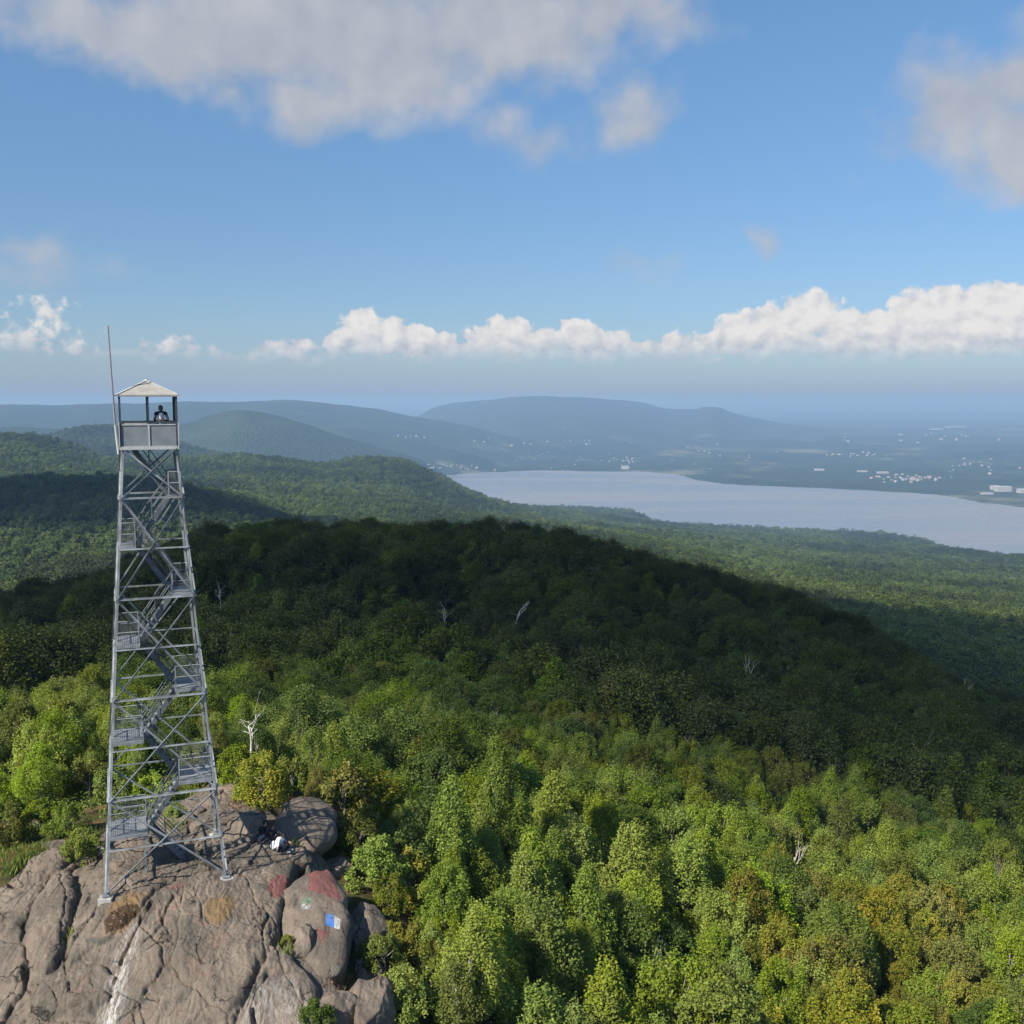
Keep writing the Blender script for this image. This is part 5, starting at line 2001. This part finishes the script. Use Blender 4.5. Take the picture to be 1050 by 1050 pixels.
# ------------------------------------------------------------------ low ground cover
def blades(name, polys, dens, hgt, wid, m, label, jitter=.35, leafy=False):
    rg = np.random.default_rng(len(name) * 7)
    Vs, As = [], []
    for poly in polys:
        w = world_poly(poly)
        lo, hi = w.min(0), w.max(0)
        n = int((hi - lo).prod() * dens)
        q = rg.uniform(lo, hi, (n, 2))
        d = sdf(q[:, 0], q[:, 1], w)
        q = q[d + rg.normal(0, .15, n) > 0]
        nn = fbm(q[:, 0] * 1.3, q[:, 1] * 1.3, 3, 8)
        q = q[nn > -.22]
        z = ground(q[:, 0], q[:, 1])
        a = rg.random(len(q)) * 6.28
        h = hgt * rg.uniform(.45, 1.3, len(q))
        b = np.column_stack([q, z - .03])
        s = np.column_stack([np.cos(a), np.sin(a), 0 * a]) * wid
        tip = np.column_stack([rg.normal(0, jitter, len(q)) * h, rg.normal(0, jitter, len(q)) * h, h])
        mid = b + tip * .55 + np.column_stack([0 * a, 0 * a, h * .08])
        Vs.append(np.stack([b, mid - s, b + tip, mid + s], 1).reshape(-1, 3))
        As.append(rg.random(len(q)))
    v = np.concatenate(Vs)
    me = np_mesh(name, v, quads=np.arange(len(v)).reshape(-1, 4))
    for nm in ('v', 'clump'):
        at_ = me.attributes.new(nm, 'FLOAT', 'FACE')
        at_.data.foreach_set('value', np.concatenate(As).astype(np.float32))
    return tag(link(name, me, m), label, 'grass', kind='stuff')


M_GRASS = leaf_mat('grass_green', (0.098, 0.158, 0.021), (0.188, 0.262, 0.038), (0.300, 0.255, 0.060), .5)
M_STRAW = leaf_mat('grass_rust', (0.20, 0.095, 0.03), (0.34, 0.17, 0.055), (0.36, 0.24, 0.09), .5)
blades('grass', [[(-120, 940), (-120, 840), (0, 836), (60, 838), (100, 846), (100, 872), (78, 882), (64, 884), (58, 868), (30, 876), (8, 902), (-40, 915)],
                 [(110, 845), (130, 790), (180, 780), (205, 800), (180, 820), (145, 838)], [(165, 845), (185, 835), (192, 842), (180, 850)],
                 [(240, 800), (268, 800), (275, 822), (262, 832), (246, 822)], [(287, 955), (297, 962), (300, 985), (291, 985)],
                 [(66, 968), (72, 955), (76, 940), (80, 942), (74, 962)], [(300, 858), (312, 866), (306, 876), (298, 868)]], 95, .34, .022, M_GRASS, 'long green grass around the upper edge of the outcrop')
blades('dry_grass', [[(396, 928), (408, 922), (420, 938), (416, 965), (408, 985), (400, 965)], [(330, 1004), (350, 998), (362, 1008), (352, 1018), (338, 1010)],
                     [(352, 984), (362, 980), (366, 990), (354, 996)], [(228, 826), (244, 822), (250, 834), (234, 838)], [(60, 868), (80, 862), (84, 872), (62, 876)],
                     [(18, 836), (34, 832), (36, 842), (20, 846)]], 130, .20, .018, M_STRAW, 'rust coloured dry grass in pockets of the rock')


# undergrowth carpet below the trees
rg = np.random.default_rng(77)
n = 60000
rr_ = np.sqrt(rg.uniform(34 ** 2, 112 ** 2, n))
tt_ = rg.uniform(rad(-32), rad(32), n)
q = np.column_stack([rr_ * np.sin(tt_), rr_ * np.cos(tt_)])
q = q[(sdf(q[:, 0], q[:, 1], OUT) < -.4) & (sdf(q[:, 0], q[:, 1], clear) < .4)]
zq = ground(q[:, 0], q[:, 1])
cen = np.column_stack([q, zq + rg.uniform(.05, 1.1, len(q))])
nn = rg.normal(size=cen.shape) * .5 + np.array([0, 0, 1])
nn /= np.linalg.norm(nn, axis=1)[:, None]
v, qd = leaf_cards(cen, nn, rg.uniform(.18, .42, len(q)), None, rg)
me = np_mesh('undergrowth', v, quads=qd)
for nm in ('v', 'clump'):
    a = me.attributes.new(nm, 'FLOAT', 'FACE')
    a.data.foreach_set('value', rg.random(len(q)).astype(np.float32))
tag(link('undergrowth', me, M_DARK), 'low leafy undergrowth between the trees of the slope', 'undergrowth', kind='stuff')

# ------------------------------------------------------------------ towns beyond the river
M_WALL = [simple('far_wall_white', (.40, .395, .38), .7, .05, .2), simple('far_wall_cream', (.32, .29, .245), .7, .05, .2), simple('far_wall_brick', (.42, .30, .25), .7, .05, .2)]
M_RF = [simple('far_roof_grey', (.26, .25, .25), .7, .05, .2), simple('far_roof_white', (.55, .55, .54), .6, .05, .2)]
proto = {}
for wi in range(3):
    for ri_, hip in ((0, True), (1, False)):
        wl = MB().box((0, 0, .5), (1, 1, 1)).mesh('far_house_wall')
        wl.materials.append(M_WALL[wi])
        rf_ = MB()
        if hip:
            rf_.add([(-.54, -.54, 1.0), (.54, -.54, 1), (.54, .54, 1), (-.54, .54, 1), (-.54, 0, 1.5), (.54, 0, 1.5)], [(0, 1, 5, 4), (2, 3, 4, 5), (0, 4, 3), (1, 2, 5), (3, 2, 1, 0)])
        else:
            rf_.box((0, 0, 1.03), (1.02, 1.02, .06))
        rm_ = rf_.mesh('far_house_roof')
        rm_.materials.append(M_RF[ri_])
        proto[(wi, ri_)] = (wl, rm_)


def far_ground(px, py):
    d = ray(px, py)
    ts = np.exp(np.linspace(math.log(4600), math.log(30000), 1500))
    xs, ys, zs = d[0] * ts, d[1] * ts, CAMZ + d[2] * ts
    k = np.argmax(zs <= terrain(xs, ys))
    return float(xs[k]), float(ys[k]), float(terrain(xs[k:k + 1], ys[k:k + 1])[0])


def far_building(px, py, size, kind_, label, group, rz=0):
    x, y, z = far_ground(px, py)
    if z < -468.5:
        return
    r = empty('building', (x, y, z + 2), label, 'building', group, rz)
    r.scale = size
    wl, rm_ = proto[kind_]
    for nm, me_ in (('wall', wl), ('roof', rm_)):
        o = bpy.data.objects.new(nm, me_)
        COL.objects.link(o)
        o.parent = r


BIG = [(1028, 504.5, (75, 40, 26), (0, 1), 'large white waterfront building at the right on the far shore'), (1050, 506, (60, 40, 20), (0, 1), 'white waterfront building cut by the right edge on the far shore'),
       (1012, 507.5, (60, 22, 9), (0, 1), 'low pale jetty shed left of the large white waterfront building'), (1020, 502.5, (40, 30, 20), (0, 1), 'white block joined to the left of the large waterfront building'),
       (641, 481.5, (50, 30, 22), (0, 1), 'bright white building alone on the middle far shore'), (905, 486, (70, 25, 12), (0, 1), 'long white shed inland of the far shore, left of the tan terraces'),
       (884, 484.5, (60, 25, 10), (0, 1), 'long low white shed left of the other long shed'), (840, 483, (60, 30, 12), (0, 1), 'white shed in woods left of the long sheds'),
       (980, 438.5, (300, 90, 20), (0, 1), 'very long pale warehouse far off toward the right horizon'), (960, 441, (150, 80, 18), (0, 1), 'pale warehouse far off left of the very long one'),
       (468, 487, (30, 20, 14), (0, 1), 'white landing building at the left end of the river')]
for px, py, s, k, lb in BIG:
    far_building(px, py, s, k, lb, None, .1)
rg = np.random.default_rng(31)
CL = [(460, 480, 45, 4, 38, 14, 'small white house of the village at the left end of the river'), (632, 472, 32, 5, 40, 13, 'pale house of the dense hillside town above the middle far shore'),
      (560, 474, 70, 8, 22, 13, 'scattered pale house in woods behind the middle far shore'), (935, 491.5, 38, 4, 48, 20, 'tan terrace house near the far shore left of the white waterfront buildings'),
      (880, 467, 34, 3, 24, 20, 'small white house of the cluster in woods far behind the long sheds'), (990, 478, 50, 8, 24, 16, 'scattered house behind the tan terraces toward the right edge'),
      (720, 466, 80, 12, 20, 18, 'lone pale house in the broad wooded valley past the river'), (960, 450, 90, 10, 22, 34, 'faint pale building on the plain near the right horizon'),
      (570, 452, 110, 10, 18, 26, 'faint pale building below the long flat-topped ridge'), (420, 448, 26, 4, 12, 18, 'small pale house in the gap left of the river')]
for (px, py, sx_, sy_, n, s, lb) in CL:
    for i in range(int(n * .8)):
        qx, qy = px + rg.normal(0, sx_ * .45), py + rg.normal(0, sy_ * .45)
        w = s * rg.uniform(.35, 0.85)
        kd = (2 if 'tan' in lb and rg.random() < .4 else int(rg.random() < .35), int(rg.random() < .5))
        far_building(qx, qy, (w * rg.uniform(.9, 1.8), w, w * rg.uniform(.45, .75)), kd, lb, 'houses of the far river towns', rg.random() * 3)

# ------------------------------------------------------------------ the cloud overhead, out of frame, that shades the ridge
cm = []


def cl_at(x, y, z, rx_, ry_, zc=1000, thick=75):
    k = (zc - z) / math.tan(SUN_EL)
    return (x + SUN_H.x * k, y + SUN_H.y * k, zc), (rx_, ry_, thick)


bm = bmesh.new()
rgc = random.Random(4)
SHADE = [(10, 315, -25, 250, 215), (150, 232, -35, 180, 148), (-160, 280, -30, 170, 185), (30, 214, -22, 125, 124), (210, 440, -100, 190, 160), (260, 640, -140, 200, 170), (420, 600, -140, 150, 110), (-430, 1000, -95, 250, 150),
         (-330, 1080, -90, 150, 90), (60, 480, -40, 240, 110)]
for (x, y, z, rx_, ry_) in SHADE:
    for j in range(6):
        a = rgc.random() * 6.28
        k = 0 if j == 0 else rgc.uniform(.35, .62)
        s = 1.0 if j == 0 else rgc.uniform(.34, .5)
        c, r = cl_at(x + math.cos(a) * rx_ * k, y + math.sin(a) * ry_ * k, z, rx_ * s * .92, ry_ * s * .92, 1000 + rgc.uniform(-15, 25), 70 * (1 if j == 0 else .8))
        bmesh.ops.create_icosphere(bm, subdivisions=4, radius=1, matrix=Matrix.Translation(c) @ Matrix.Diagonal((r[0], r[1], r[2], 1)))
me = bpy.data.meshes.new('cloud')
bm.to_mesh(me)
bm.free()
o = bpy.data.objects.new('tmp', me)
COL.objects.link(o)
rm = o.modifiers.new('r', 'REMESH')
rm.mode = 'VOXEL'
rm.voxel_size = 12
dg = bpy.context.evaluated_depsgraph_get()
me2 = bpy.data.meshes.new_from_object(o.evaluated_get(dg))
bpy.data.objects.remove(o)
co = np.empty(len(me2.vertices) * 3)
me2.vertices.foreach_get('co', co)
co = co.reshape(-1, 3)
dx = fbm(co[:, 0] / 60, co[:, 1] / 60, 4, 51) * 50
dy = fbm(co[:, 0] / 60 + 7, co[:, 1] / 60, 4, 52) * 50
co = co + np.column_stack([dx, dy, fbm(co[:, 0] / 80, co[:, 1] / 80, 4, 53) * 30])
me2.vertices.foreach_set('co', co.astype(np.float32).ravel())
m = bpy.data.materials.new('cloud_vapour')
m.use_nodes = True
nt = m.node_tree
nt.nodes.clear()
pv = nt.nodes.new('ShaderNodeVolumePrincipled')
pv.inputs['Color'].default_value = (1, 1, 1, 1)
pv.inputs['Density'].default_value = 0.012
ou = nt.nodes.new('ShaderNodeOutputMaterial')
nt.links.new(pv.outputs[0], ou.inputs['Volume'])
tag(link('cloud', me2, m), 'broad low white cloud overhead, shading the ridge', 'cloud', kind='stuff')

# ------------------------------------------------------------------ haze
HZ = MB()
HZ.box((0, 0, (72 - 475) / 2), (134000, 134000, 72 + 475))
m = bpy.data.materials.new('haze_air')
m.use_nodes = True
nt = m.node_tree
nt.nodes.clear()
pv = nt.nodes.new('ShaderNodeVolumePrincipled')
pv.inputs['Color'].default_value = (0.31, 0.51, 0.79, 1)
pv.inputs['Absorption Color'].default_value = (0.20, 0.18, 0.20, 1)
pv.inputs['Density'].default_value = 1.15e-4
pv.inputs['Anisotropy'].default_value = 0.0
ou = nt.nodes.new('ShaderNodeOutputMaterial')
nt.links.new(pv.outputs[0], ou.inputs['Volume'])
tag(HZ.build('haze', m), 'thin blue haze filling the valley', 'haze', kind='stuff')
